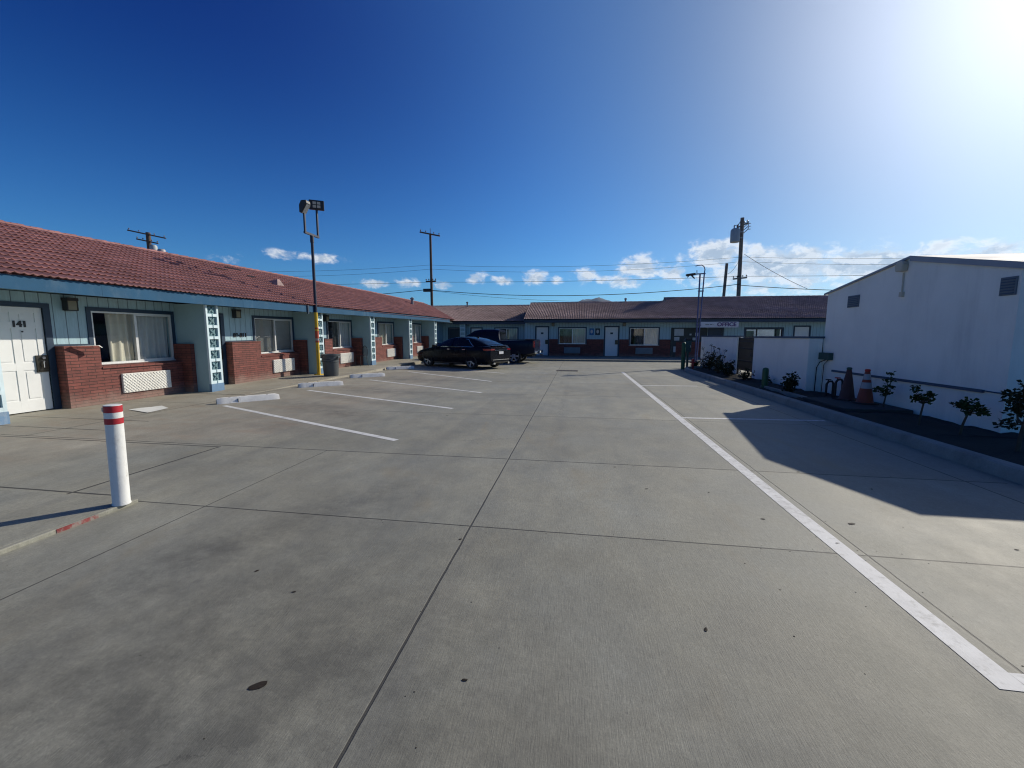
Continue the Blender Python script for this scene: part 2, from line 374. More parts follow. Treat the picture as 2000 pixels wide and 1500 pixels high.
    # a few hairline cracks wandering across the slabs
    wv = t.n.new('ShaderNodeVectorMath'); wv.operation = 'ADD'; t.l.new(p, wv.inputs[0])
    dn = t.n.new('ShaderNodeVectorMath'); dn.operation = 'SCALE'; t.l.new(t.noise(p, 1.6, 6, .7, out='Color'), dn.inputs[0]); dn.inputs['Scale'].default_value = .55; t.l.new(dn.outputs[0], wv.inputs[1])
    ve = t.n.new('ShaderNodeTexVoronoi'); ve.feature = 'DISTANCE_TO_EDGE'; ve.inputs['Scale'].default_value = .27; t.l.new(wv.outputs[0], ve.inputs['Vector'])
    ck = t.m('MULTIPLY', t.sstep(ve.outputs['Distance'], .0004, .0016, 1, 0), t.sstep(t.noise(t.mapv(p, loc=(5,1,0)), .33, 2, .5), .50, .60)); c = t.mix(t.m('MULTIPLY', ck, .6), c, rgb((.07,.068,.06)))
    # saw-cut joints
    jm = None
    def seg(line, coord, w, ca=None, lo=None, hi=None):
        mk = t.sstep(t.m('ABSOLUTE', t.m('SUBTRACT', line, coord)), w*.5, w, 1, 0)
        if lo is not None: mk = t.m('MULTIPLY', mk, t.m('GREATER_THAN', ca, lo))
        if hi is not None: mk = t.m('MULTIPLY', mk, t.m('LESS_THAN', ca, hi))
        return mk
    segs = [seg(yw,3.12,.016,x,-9,-4.1), seg(xw,-.81,.0095,y,None,24.5), seg(xw,2.0,.0085,y,None,18.3), seg(xw,-3.22,.007,y,None,4.86), seg(xw,4.02,.012,y,None,17.0),
            seg(yw,3.04,.0095), seg(yw,4.86,.013,x,-8.6,4.4), seg(yw,4.78,.018,x,-8.6,-4.74), seg(yw,7.64,.011,x,-4.2,4.4), seg(yw,10.45,.011,x,-7,4.4), seg(yw,13.3,.013,x,-7,4.4), seg(yw,16.2,.014,x,-7,4.4), seg(yw,18.1,.02,x,-7,4.4), seg(yw,20.8,.02,x,-7,4.4),
            seg(xw,-4.76,.020,y,3.04,4.8), seg(xw,-8.15,.014,y,4.86,None),
            seg(yw,6.05,.018,x,-12,-7.4), seg(yw,5.35,.018,x,-12,-7.0), seg(yw,7.9,.012,x,-12,-8.15), seg(yw,9.9,.012,x,-12,-8.15), seg(yw,12.2,.014,x,-12,-8.15), seg(yw,14.5,.016,x,-12,-8.15), seg(yw,18.6,.02,x,-12,-8.15)]
    for g in segs: jm = g if jm is None else t.m('MAXIMUM', jm, g)
    c = t.mix(t.m('MULTIPLY', jm, .85), c, rgb((.035,.033,.03)))
    t.l.new(c, b.inputs['Base Color'])
    t.l.new(t.lin(mid, .80, 1.16, .60, .76), b.inputs['Roughness']); b.inputs['Specular IOR Level'].default_value = .38
    h = t.m('ADD', t.m('MULTIPLY', broom, .8), t.m('SUBTRACT', t.m('MULTIPLY', t.noise(p, 45, 5, .7), .5), t.m('MULTIPLY', jm, 1.5)))
    t.l.new(t.bump(h, .45, .006), b.inputs['Normal']); MATS['lot_concrete'] = m

def leaf_material(name, c1, c2):
    m = bpy.data.materials.new(name); m.use_nodes = True; t = NT(m.node_tree); b = t.n['Principled BSDF']
    c = t.mix(t.sstep(t.noise(t.pos(), 9, 3, .6), .3, .7), rgb(c1), rgb(c2)); t.l.new(c, b.inputs['Base Color'])
    b.inputs['Roughness'].default_value = .75; b.inputs['Specular IOR Level'].default_value = .2
    try: b.inputs['Transmission Weight'].default_value = 0.0
    except Exception: pass
    MATS[name] = m; return m

concrete_material(); paint_line_material()
siding_material('siding_blue', (.345,.50,.55))
brick_material('brick_maroon', (.205,.058,.044), (.135,.040,.032), (.045,.02,.018))
tile_material('roof_tile_red', (.325,.160,.148)); tile_material('roof_tile_brown', (.37,.265,.245))
glass_material('window_glass'); glass_material('car_glass', (.10,.11,.11), .05)
M = material
M('fascia_blue', (.030,.095,.175), .75, spec=.15, var=.12, vscale=2.2, dirt=(.12,.18,.24,.4), dscale=2.5, bump=.15)
M('trim_navy', (.013,.036,.070), .5, var=.2)
M('partition_blue', (.30,.44,.47), .75, var=.08, vscale=2, bump=.25, bscale=60, dirt=(.2,.26,.27,.3))
M('block_paint', (.62,.75,.78), .6, var=.08, bump=.2, dirt=(.4,.46,.46,.35), dscale=5)
M('block_teal', (.13,.23,.25), .7, var=.25, vscale=6)
M('plinth_blue', (.12,.22,.35), .6, var=.2, vscale=5, dirt=(.4,.42,.42,.6), dscale=5)
M('door_white', (.74,.74,.72), .45, var=.04, dirt=(.5,.49,.45,.3), dscale=3)
M('brass_dark', (.06,.055,.045), .35, metal=.8, var=.3)
M('chrome', (.75,.76,.78), .12, metal=1.0, var=.05)
M('sign_black', (.012,.012,.014), .5)
M('grille_white', (.76,.74,.68), .6, var=.06, dirt=(.55,.5,.42,.35), dscale=4)
M('ac_grey', (.20,.23,.24), .6)
M('aluminium', (.66,.66,.64), .4, metal=.25, var=.08)
M('curtain_cream', (.66,.62,.50), .9, var=.08)
M('curtain_grey', (.58,.59,.56), .9, var=.08)
M('curtain_dark', (.08,.075,.065), .9, var=.1)
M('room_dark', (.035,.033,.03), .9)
M('lamp_black', (.02,.02,.022), .5)
M('lamp_glass', (.22,.20,.13), .35, var=.2)
M('soffit_blue', (.24,.36,.40), .8, var=.1)
M('stucco_white', (.85,.84,.78), .85, var=.06, vscale=1.3, bump=.45, bscale=55, dirt=(.46,.46,.44,.45), dscale=1.6, dlo=.48, dhi=.85, dstretch=.16)
M('coping_navy', (.05,.085,.14), .6)
M('edge_grey', (.30,.32,.36), .6, var=.1)
M('vent_grey', (.13,.16,.19), .6, var=.15)
M('membrane_pale', (.55,.53,.50), .8, var=.15, vscale=.8)
M('floodlight_shell', (.52,.47,.37), .5)
M('soil', (.018,.015,.011), .95, var=.45, vscale=14, bump=1.0, bscale=25)
M('kerb_concrete', (.27,.262,.235), .85, var=.2, vscale=3, bump=.3, dirt=(.12,.115,.105,.5), dscale=2.5, fine=.1)
M('slab_dark', (.05,.05,.048), .9, var=.25, vscale=4, bump=.3)
M('kerb_red', (.22,.035,.035), .8, var=.3, vscale=8, dirt=(.25,.24,.21,.85), dscale=14, dlo=.42, dhi=.62)
M('stop_white', (.72,.705,.67), .8, var=.14, vscale=6, bump=.4, bscale=40, dirt=(.33,.32,.30,.6), dscale=4, dlo=.56, dhi=.72)
M('bollard_white', (.72,.72,.69), .55, var=.06, vscale=7, bump=.25, bscale=25, dirt=(.40,.38,.33,.8), dscale=6, dlo=.55, dhi=.70)
M('bollard_red', (.42,.018,.03), .5, var=.2, vscale=9)
M('bin_grey', (.075,.083,.088), .5, var=.08)
M('pole_navy', (.014,.020,.042), .45, var=.2, vscale=4)
M('pole_yellow', (.62,.40,.02), .55, var=.14, vscale=7, dirt=(.2,.14,.05,.5), dscale=9)
M('pole_red', (.45,.07,.03), .55, var=.2)
M('wood_pole', (.10,.068,.05), .9, var=.3, vscale=5, bump=.5)
M('wood_pale', (.20,.165,.135), .9, var=.3, vscale=5, bump=.5)
M('insulator', (.20,.14,.12), .3)
M('transformer_grey', (.34,.37,.38), .5, var=.06)
M('wire_black', (.02,.02,.022), .6)
M('mast_blue', (.045,.06,.17), .5, var=.2)
M('green_paint', (.012,.085,.035), .5, var=.2)
M('cabinet_green', (.02,.07,.06), .5, var=.2)
M('hydrant_red', (.50,.03,.025), .45, var=.15)
M('cone_orange', (.24,.04,.015), .6, var=.12, vscale=6, dirt=(.12,.05,.03,.5), dscale=5)
M('cone_faded', (.085,.032,.026), .7, var=.15, vscale=6)
M('cone_white', (.34,.32,.33), .5, var=.1)
M('rubber_black', (.022,.022,.023), .8, var=.2)
M('car_grey', (.005,.007,.013), .28, metal=.0, var=.05, coat=.06, spec=.12)
M('car_navy', (.005,.010,.028), .32, metal=.0, var=.05, coat=.08, spec=.15)
M('trim_black', (.012,.012,.013), .55)
M('rim_alloy', (.42,.43,.44), .35, metal=.2, coat=.5)
M('lamp_red', (.28,.012,.012), .15, coat=1.0)
M('lamp_amber', (.45,.14,.02), .15, coat=1.0)
M('lamp_clear', (.55,.57,.6), .1, metal=.6)
M('plate_white', (.7,.7,.7), .4)
M('stem_brown', (.075,.055,.04), .9, var=.3, vscale=9)
M('paper_white', (.7,.69,.64), .8)
M('sign_board', (.58,.57,.60), .5, var=.05)
M('sign_purple', (.10,.05,.16), .5)
M('notice_blue', (.03,.14,.36), .5)
M('notice_dark', (.03,.04,.05), .5)
M('notice_pale', (.45,.47,.47), .6)
M('iron_black', (.015,.016,.018), .6, var=.3)
M('board_dark', (.018,.03,.032), .6)
M('drain_iron', (.06,.05,.04), .8, var=.3)
M('hill_scrub', (.060,.060,.070), .95, var=.35, vscale=.004)
M('far_ground', (.19,.165,.13), .95, var=.25, vscale=.05)
leaf_material('leaf_green', (.020,.040,.012), (.045,.075,.022)); leaf_material('leaf_dry', (.06,.05,.02), (.10,.085,.035)); leaf_material('leaf_dark', (.020,.026,.014), (.035,.042,.02))
leaf_material('litter_dark', (.02,.016,.013), (.035,.027,.02))
m = MATS

# ------------------------------------------------------------------ ground
def lift(y): return min(.2, max(0.0, .012*(y-9.0)))
def ground_sheet():
    mb = MB(); xs = [-60,-30,-16,-12,-10,-8.6,-8.1,-6,-3,0,3,5,8,14,30,60]; ys = [-40,-10,0,4,9,12,15,18,21,24,27,30,40,70,90]
    vs = [(x,y,0.0) for y in ys for x in xs]; n = len(xs)
    mb.add(vs, [(j*n+i, j*n+i+1, (j+1)*n+i+1, (j+1)*n+i) for j in range(len(ys)-1) for i in range(n-1)])
    struct(mb.build('parking_lot', m['lot_concrete'], recalc=False))
    mb = MB(); mb.box(-6500,6500,-6500,6500,-2.0,-.06); struct(mb.build('ground', m['far_ground']))
ground_sheet()
def slab(name, x0, x1, ys, z0, zf, mat_):
    mb = MB(); n = len(ys)
    vs = [(x,y,zf(y)) for y in ys for x in (x0,x1)] + [(x,y,z0) for y in ys for x in (x0,x1)]
    fs = []
    for j in range(n-1):
        a = 2*j; fs.append((a,a+1,a+3,a+2)); fs.append((a+1,a+1+2*n,a+3+2*n,a+3)); fs.append((a,a+2,a+2+2*n,a+2*n))
    fs.append((0,2*n,2*n+1,1)); e = 2*(n-1); fs.append((e,e+1,e+1+2*n,e+2*n))
    mb.add(vs, fs); return struct(mb.build(name, mat_))
slab('walkway', -11.6, -8.3, [9.2,12,15,18,21,24,27,31.4], -.02, lambda y: .004+lift(y), m['lot_concrete'])
mb = MB(); mb.box(-8.3, 14, 24.9, 30.2, -.02, .10); struct(mb.build('far_walkway', m['lot_concrete']))
# raised pavement corner beside the bollard, its lip partly painted red
mb = MB(); mb.box(-14, -3.935, -8, 3.02, -.02, .03); struct(mb.build('pavement_corner', m['lot_concrete'], bevel=.008))
mb = MB(); mb.box(-3.933, -3.885, -8, 3.02, -.02, .033); struct(mb.build('pavement_kerb', m['lot_concrete'], bevel=.008))
mb = MB(); mb.box(-3.8865, -3.8815, 2.42, 2.70, -.015, .031); struct(mb.build('red_kerb_paint', m['kerb_red']))

# painted lines
def strip(name, p0, p1, w, z=.0025):
    p0 = Vector((*p0, 0)); p1 = Vector((*p1, 0)); d = (p1-p0).normalized(); s = Vector((-d.y, d.x, 0))*w/2
    n = max(2, int((p1-p0).length/.6)); mb = MB(); vs = []
    for i in range(n+1):
        c = p0.lerp(p1, i/n); j = rnd.uniform(-.004,.004)
        vs += [tuple(c+s*(1+j*8)+Vector((0,0,z))), tuple(c-s*(1-j*8)+Vector((0,0,z)))]
    mb.add(vs, [(2*i,2*i+1,2*i+3,2*i+2) for i in range(n)])
    return struct(mb.build(name, m['road_paint'], recalc=False))
for a, b in [((-7.45,7.69),(-2.55,5.50)), ((-7.30,10.28),(-2.53,8.16)), ((-6.96,13.08),(-2.49,10.61)), ((-7.0,16.4),(-2.78,13.32)), ((-6.6,18.6),(-2.9,16.3))]:
    strip('parking_line', a, b, .10)
strip('drive_line', (1.875,1.915), (1.875,17.75), .125)
for a, b in [((1.94,1.975),(5.0,2.06)), ((1.94,7.92),(4.40,8.06)), ((1.94,12.98),(3.6,13.13))]: strip('parking_line', a, b, .095)

# kerb along the planting bed, rounded at its far end
def kerb():
    path = [(4.50,-6),(4.50,0),(4.50,6),(4.52,10),(4.50,14),(4.47,17.5),(4.52,18.6),(4.72,19.3),(5.05,19.75),(5.5,19.95),(6.2,20.0)]
    mb = MB(); W = .16; prof = [(0,-.02),(.015,.10),(.03,.135),(.055,.15),(W,.15),(W,-.02)]
    rows = []
    for i, p in enumerate(path):
        a = Vector(path[max(0,i-1)]); b = Vector(path[min(len(path)-1,i+1)]); d = (b-a).normalized(); nrm = Vector((d.y,-d.x))
        rows.append([(p[0]+nrm.x*o, p[1]+nrm.y*o, h) for (o,h) in prof])
    n = len(prof); mb.add([q for r in rows for q in r], [(i*n+k, (i+1)*n+k, (i+1)*n+k+1, i*n+k+1) for i in range(len(path)-1) for k in range(n-1)])
    struct(mb.build('kerb', m['kerb_concrete'], smooth=30))
    # soil inside it, gently mounded and lumpy
    mb = MB(); nx, ny = 14, 130; vs = []
    for j in range(ny+1):
        y = -6 + 25.6*j/ny
        for i in range(nx+1):
            x0 = 4.65 if y < 18.2 else 4.65 + (y-18.2)*.55
            x1 = 6.4 if y > 6.6 else 9.0; x = x0 + (x1-x0)*i/nx; h = .09 + .035*math.sin(math.pi*i/nx) + .05*(mnoise.noise(Vector((x*2.3,y*2.3,1)))) + .03*mnoise.noise(Vector((x*9,y*9,4)))
            vs.append((x,y,h if 0 < i < nx else .10))
    w = nx+1; mb.add(vs, [(j*w+i, j*w+i+1, (j+1)*w+i+1, (j+1)*w+i) for j in range(ny) for i in range(nx)])
    struct(mb.build('planting_bed', m['soil'], smooth=60))
kerb()

# ------------------------------------------------------------------ roof tiles
def tile_roof(o, u, length, v, slope, nrm, tw=.118, course=.285, amp=.022, seg=4, skip=(), jit=.006):
    """courses of barrel tiles: o eave corner, u along the eave, v up the slope"""
    o, u, v, nrm = Vector(o), Vector(u).normalized(), Vector(v).normalized(), Vector(nrm).normalized()
    mb = MB(); nt = int(round(length/tw)); nc = int(math.ceil(slope/course)); n = nt*seg+1; vs = []; fs = []
    def prof(k):
        ph = (k % seg)/seg
        return amp*max(0.0, math.sin(ph*2*math.pi))**.8 - .4*amp*max(0.0, -math.sin(ph*2*math.pi))
    for j in range(nc):
        b0 = len(vs); v0 = j*course; v1 = min(slope, (j+1)*course+.10)
        tj = [rnd.uniform(-jit, jit) for _ in range(nt+1)]
        for (vv, h, k_) in ((v0+.10,.012,.75),(v0,.050,1.0),(v0,.064,1.0),(v1,.012,1.0)):    # hollow underside, lip, back
            for k in range(n):
                ti = min(k//seg, nt)
                p = o + u*(length*k/(n-1)) + v*(vv+tj[ti]*1.2) + nrm*(prof(k)*k_ + h + tj[ti]*.5); vs.append(tuple(p))
        for r in range(3):
            for k in range(n-1): a = b0+r*n+k; fs.append((a, a+1, a+1+n, a+n))
    mb.add(vs, fs); return mb

# ------------------------------------------------------------------ left wing: a motel row under a red tiled roof
XW, XB, XC, XF = -10.46, -10.22, -9.56, -9.42
EAVE = 2.51; SLOPE = .397
def wall_grid(mb, axis, coord, thick, a0, a1, z0, z1, holes):
    """wall slab on plane axis=coord, solid behind by thick, with rectangular holes (a0,a1,z0,z1)"""
    A = sorted(set([a0,a1]+[h[0] for h in holes]+[h[1] for h in holes])); Z = sorted(set([z0,z1]+[h[2] for h in holes]+[h[3] for h in holes]))
    A = [a for a in A if a0 <= a <= a1]; Z = [z for z in Z if z0 <= z <= z1]
    for i in range(len(A)-1):
        for j in range(len(Z)-1):
            ca, cz = (A[i]+A[i+1])/2, (Z[j]+Z[j+1])/2
            if any(h[0] < ca < h[1] and h[2] < cz < h[3] for h in holes): continue
            if axis == 'x': mb.box(coord, coord-thick, A[i], A[i+1], Z[j], Z[j+1])
            else: mb.box(A[i], A[i+1], coord, coord+thick, Z[j], Z[j+1])
def curtain_mesh(axis, coord, a0, a1, z0, z1, depth=.035, waves=7, seed=0):
    mb = MB(); n = waves*8; rr = random.Random(seed); vs = []; ph = [rr.uniform(-.6,.6) for _ in range(n+1)]
    for j in range(7):
        z = z0+(z1-z0)*j/6
        for i in range(n+1):
            s = i/n; off = depth*math.sin(s*waves*2*math.pi + ph[i//8]) * (1+.25*math.sin(z*3+i))
            a = a0+(a1-a0)*s + .012*math.sin(z*2.2+s*9)
            vs.append((coord+off, a, z) if axis == 'x' else (a, coord+off, z))
    w = n+1; mb.add(vs, [(j*w+i, j*w+i+1, (j+1)*w+i+1, (j+1)*w+i) for j in range(6) for i in range(n)]); return mb

def six_panel_door(axis, coord, a0, a1, z0, z1, sgn):
    """flat door leaf with six raised and recessed panels; sgn = outward direction"""
    mb = MB()
    def bx(aa, ab, za, zb, d0, d1):
        if axis == 'x': mb.box(coord+sgn*d0, coord+sgn*d1, aa, ab, za, zb)
        else: mb.box(aa, ab, coord+sgn*d0, coord+sgn*d1, za, zb)
    w = a1-a0; h = z1-z0
    bx(a0, a1, z0, z1, -.03, .0)
    st = .115*w/.85
    cols = [(a0+st, a0+w/2-st*.45), (a0+w/2+st*.45, a1-st)]
    rows = [(.11,.40),(.47,.80),(.86,.95)]
    edges_a = [a0, cols[0][0], cols[0][1], cols[1][0], cols[1][1], a1]
    # stiles and rails proud of the recessed field
    for (p, q) in ((edges_a[0],edges_a[1]),(edges_a[2],edges_a[3]),(edges_a[4],edges_a[5])): bx(p, q, z0, z1, .0005, .012)
    zz = [0]+[v for r in rows for v in r]+[1]
    for i in range(0, len(zz), 2):
        for c in cols: bx(c[0]+.0005, c[1]-.0005, z0+h*zz[i], z0+h*zz[i+1], .0007, .0115)
    for r in rows:
        for c in cols: bx(c[0]+.035, c[1]-.035, z0+h*r[0]+.035, z0+h*r[1]-.035, .0009, .009)
    return mb

def slider_window(b, axis, coord, a0, a1, z0, z1, sgn, sh, dark_first=True, seed=0, left=('curtain_cream',.42,1.0), right=('curtain_grey',0.0,1.0), blinds=False):
    """aluminium slider: frame part with sash and panes under it, curtains behind, navy surround outside"""
    def bx(mb, aa, ab, za, zb, d0, d1):
        if axis == 'x': mb.box(coord+sgn*d0, coord+sgn*d1, aa, ab, za, zb)
        else: mb.box(aa, ab, coord+sgn*d0, coord+sgn*d1, za, zb)
    t = .085
    win = MB()
    for (p,q,r,s) in ((a0,a1,z1-.035,z1),(a0,a1,z0,z0+.035),(a0,a0+.032,z0+.035,z1-.035),(a1-.032,a1,z0+.035,z1-.035)): bx(win, p,q,r,s, -.05,.012)
    mid = (a0+a1)/2 + .02
    bx(win, mid-.028, mid+.028, z0+.035, z1-.035, -.045, .008)
    bx(win, mid+.028, a1-.032, z0+.035, z0+.062, -.04, .004); bx(win, mid+.028, a1-.032, z1-.06, z1-.035, -.04, .004)
    w = win.build('window', m['aluminium'], b, shear=sh)
    tr = MB()
    bx(tr, a0-t, a1+t, z1, z1+t, -.02, .022); bx(tr, a0-t, a0, z0, z1, -.02, .022); bx(tr, a1, a1+t, z0, z1, -.02, .022)
    tr.build('frame', m['trim_navy'], w, shear=sh)
    si = MB(); bx(si, a0-.01, a1+.01, z0-.022, z0-.0005, -.06, .06); si.build('sill', m['aluminium'], w, shear=sh)
    for (p,q,d) in ((a0+.03,mid-.026,-.016),(mid+.026,a1-.03,-.028)):
        g = MB()
        if axis == 'x': g.quad((coord+sgn*d,p,z0+.03),(coord+sgn*d,q,z0+.03),(coord+sgn*d,q,z1-.03),(coord+sgn*d,p,z1-.03))
        else: g.quad((p,coord+sgn*d,z0+.03),(q,coord+sgn*d,z0+.03),(q,coord+sgn*d,z1-.03),(p,coord+sgn*d,z1-.03))
        g.build('pane', m['window_glass'], w, shear=sh, recalc=False)
    if blinds:
        bl = MB(); n = 34
        for i in range(n):
            z = z0+.05+(z1-z0-.1)*i/n
            if axis == 'x': bl.quad((coord-sgn*.10,a0+.03,z),(coord-sgn*.10,a1-.03,z),(coord-sgn*.075,a1-.03,z+.028),(coord-sgn*.075,a0+.03,z+.028))
            else: bl.quad((a0+.03,coord-sgn*.10,z),(a1-.03,coord-sgn*.10,z),(a1-.03,coord-sgn*.075,z+.028),(a0+.03,coord-sgn*.075,z+.028))
        bl.build('blind', m[left[0]], w, shear=sh, recalc=False)
    else:
        for (side, lo, hi) in ((left, a0, mid), (right, mid, a1)):
            if side is None: continue
            c0 = lo+(hi-lo)*side[1]; c1 = lo+(hi-lo)*side[2]
            curtain_mesh(axis, coord-sgn*.13, c0, c1, z0+.03, z1-.02, waves=max(3,int((c1-c0)*7)), seed=seed+int(lo*10)).build('curtain', m[side[0]], w, shear=sh, smooth=80, recalc=False)
    # the dark room behind
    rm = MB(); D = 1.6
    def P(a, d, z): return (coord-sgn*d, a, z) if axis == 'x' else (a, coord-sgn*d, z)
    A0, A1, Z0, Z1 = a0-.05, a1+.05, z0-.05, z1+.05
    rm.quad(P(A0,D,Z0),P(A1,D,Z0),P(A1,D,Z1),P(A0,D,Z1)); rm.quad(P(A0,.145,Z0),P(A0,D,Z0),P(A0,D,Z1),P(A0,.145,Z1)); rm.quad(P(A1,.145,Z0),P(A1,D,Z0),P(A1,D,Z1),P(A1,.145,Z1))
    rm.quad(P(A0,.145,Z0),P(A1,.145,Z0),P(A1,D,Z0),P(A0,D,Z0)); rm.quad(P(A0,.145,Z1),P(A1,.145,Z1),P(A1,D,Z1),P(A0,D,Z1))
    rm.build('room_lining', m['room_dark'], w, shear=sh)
    return w

def wall_lamp(b, axis, coord, a, z, sgn, sh):
    def bx(mb, aa, ab, za, zb, d0, d1):
        if axis == 'x': mb.box(coord+sgn*d0, coord+sgn*d1, aa, ab, za, zb)
        else: mb.box(aa, ab, coord+sgn*d0, coord+sgn*d1, za, zb)
    mb = MB(); bx(mb, a-.095, a+.095, z+.07, z+.13, .0, .17); bx(mb, a-.085, a+.085, z-.13, z+.07, .0, .03)
    for s in (-1,1): bx(mb, a+s*.088-.008, a+s*.088+.008, z-.13, z+.07, .03, .15)
    bx(mb, a-.08, a+.08, z-.135, z-.118, .03, .15)
    l = mb.build('wall_lamp', m['lamp_black'], b, shear=sh)
    g = MB(); bx(g, a-.078, a+.078, z-.117, z+.068, .035, .142); g.build('lamp_shade', m['lamp_glass'], l, shear=sh)

def screen_column(b, x, y0, y1, ztop, sh, depth=.02):
    """stack of pierced screen blocks closing the end of a partition"""
    w = y1-y0; base = .21; n = 7; h = (ztop-base)/n
    mb = MB(); x0, x1 = x-.012, x+.045
    for i in range(n):
        z0 = base+i*h; z1 = z0+h; fr = .052; bar = .075
        mb.box(x0, x1, y0, y0+fr, z0, z1); mb.box(x0, x1, y1-fr, y1, z0, z1)
        gap = .018
        mb.box(x0, x1-.001, y0+fr, y0+w/2-gap, z0, z0+bar); mb.box(x0, x1-.001, y0+w/2+gap, y1-fr, z0, z0+bar)
    col = mb.build('screen_column', m['block_paint'], b, shear=sh)
    pm = MB()
    for i in range(n):
        z0 = base+i*h+.075; z1 = base+(i+1)*h; cy, cz = (y0+y1)/2, (z0+z1)/2; ra = min(w/2-.06, (z1-z0)/2-.012)
        pm.quad((x-.004,y0+.05,z0-.08),(x-.004,y1-.05,z0-.08),(x-.004,y1-.05,z1),(x-.004,y0+.05,z1))
        for q in range(4):                                        # the four petals of each block's rosette
            an = q*math.pi/2+math.pi/4; c = (x+.012, cy+math.cos(an)*ra*.62, cz+math.sin(an)*ra*.62)
            pm.obox(c, (1,0,0), (0,math.cos(an),math.sin(an)), (0,-math.sin(an),math.cos(an)), .014, ra*.40, ra*.17)
        pm.lathe([(ra*.26,-.0),(ra*.26,.02),(ra*.12,.032)], 10, (x,cy,cz), 'x')
    pm.build('block_pattern', m['block_teal'], col, shear=sh)
    pl = MB(); pl.box(x-.02, x+.055, y0-.006, y1+.006, .0, base-.001); pl.build('plinth', m['plinth_blue'], col, shear=sh)

def left_wing():
    b = thing('motel_building', 'long light blue motel row with a red tiled roof, left side of the lot', 'building', (-11.5, 16.0, 0))
    sh = lift; Y0, Y1 = 1.2, 31.5
    cols = [(5.14,5.50),(9.48,9.86),(14.12,14.49),(18.16,18.55),(22.68,23.06),(26.95,27.33)]
    bays = []
    for i in range(5):
        e = cols[i][1]; p = cols[i+1][0]
        bk = e + (1.36 if i == 0 else 1.14); w0, w1 = p-1.93, p-.12
        if i == 0: w0 = 7.56
        bays.append(dict(e=e, p=p, bk=bk, w0=w0, w1=w1, step=w0-.06, ac0=p-(1.62 if i == 0 else 1.5), ac1=p-.45 if i else p-.5, d0=bk-.98, d1=bk-.12))
    holes = []
    for q in bays: holes += [(q['d0'],q['d1'],-.1,2.03), (q['w0'],q['w1'],.86,2.02)]
    holes.append((27.9,28.75,-.1,2.03))
    mb = MB(); wall_grid(mb, 'x', XW, .14, Y0, Y1, -.02, 2.32, holes); mb.build('wall', m['siding_blue'], b, shear=sh)
    # back and end walls closing the row
    mb = MB(); mb.box(-17.2,-17.0,Y0,Y1+4,-.02,2.45); mb.box(-17.0,XW-.14,Y0,Y0+.14,-.02,2.32); mb.build('wall', m['partition_blue'], b, shear=sh)
    # soffit and fascia
    mb = MB(); mb.box(XW-.3, XF-.021, Y0, Y1-.9, 2.30, 2.325); mb.build('soffit', m['soffit_blue'], b, shear=sh)
    ys = [Y0,4.2,7.05,10.6,13.55,17.6,21.7,25.7,29.95]
    for i in range(len(ys)-1):
        mb = MB(); mb.box(XF-.02, XF+.018+(.002 if i%2 else 0), ys[i]+(.002 if i else 0), ys[i+1]-.002, 2.265, 2.51)
        mb.build('fascia', m['fascia_blue'], b, shear=sh)
    # roof slopes
    L = 35.2-Y0; rise = math.hypot(1, SLOPE); uslope = 4.02*rise
    mb = tile_roof((XF+.07, Y0, EAVE-.02), (0,1,0), L, (-1,0,SLOPE), uslope, (SLOPE,0,1))
    rf = mb.build('roof', m['roof_tile_red'], b, shear=sh, smooth=50)
    xr, zr = XF+.07-4.02, EAVE-.02+4.02*SLOPE
    mb = MB(); mb.quad((XF+.05,Y0,EAVE-.03),(XF+.05,Y0+L,EAVE-.03),(xr,Y0+L,zr-.05),(xr,Y0,zr-.05)); mb.quad((xr,Y0,zr-.02),(xr,Y0+L,zr-.02),(xr-4.1,Y0+L,EAVE),(xr-4.1,Y0,EAVE))
    mb.build('roof_deck', m['roof_tile_red'], rf, shear=sh)
    mb = MB(); n = int(L/.36)                                     # overlapping half-round ridge tiles
    for i in range(n):
        y = Y0+i*.36; r0, r1 = .070, .082; q = 7; vs = []
        for (yy, r) in ((y,r0),(y+.40,r1)):
            for k in range(q): a = math.pi*k/(q-1); vs.append((xr+math.cos(a)*r*1.2, yy, zr-.01+math.sin(a)*r+(.012 if yy > y else 0)))
        mb.add(vs, [(k,k+1,k+1+q,k+q) for k in range(q-1)] + [tuple(range(q,2*q))])
    mb.build('roof_ridge', m['roof_tile_red'], rf, shear=sh, smooth=50)
    def onroof(y, s): return Vector((XF+.07-s, y, EAVE-.02+s*SLOPE+lift(y)))
    for (y, s, ln) in ((13.0,2.96,.5),(13.9,3.33,.7),(13.9,2.59,.35)):   # slipped tiles leave dark slots
        c = onroof(y, s); mb = MB(); mb.obox(c+Vector((SLOPE,0,1)).normalized()*.085, (0,1,0), Vector((-1,0,SLOPE)).normalized(), Vector((SLOPE,0,1)).normalized(), ln/2, .03, .012)
        mb.build('slipped_tile', m['iron_black'], b)
    c = onroof(14.6, 2.1); mb = MB(); mb.add([c+Vector(q) for q in ((.2,-.2,-.02),(.2,.2,-.02),(-.25,.2,.12),(-.25,-.2,.12),(.1,-.06,.24),(.1,.06,.24))], [(0,1,5,4),(1,2,5),(2,3,4,5),(3,0,4),(0,3,2,1)])
    mb.build('roof_vent', m['roof_tile_brown'], b)
    c = onroof(29.0, 2.55); mb = MB(); mb.tube([c, c+Vector((0,0,.42))], .085, 12); mb.lathe([(.085,.0),(.15,.0),(.15,.07),(.03,.16)], 12, c+Vector((0,0,.40))); mb.build('vent_pipe', m['vent_grey'], b, smooth=40)
    # partitions with screen columns
    for i, (p0, p1) in enumerate(cols):
        mb = MB(); mb.box(XW, XC-.013, p0, p1, -.01, 2.30); mb.build('partition_wall', m['partition_blue'], b, shear=sh)
        screen_column(b, XC, p0, p1, 2.27, sh)
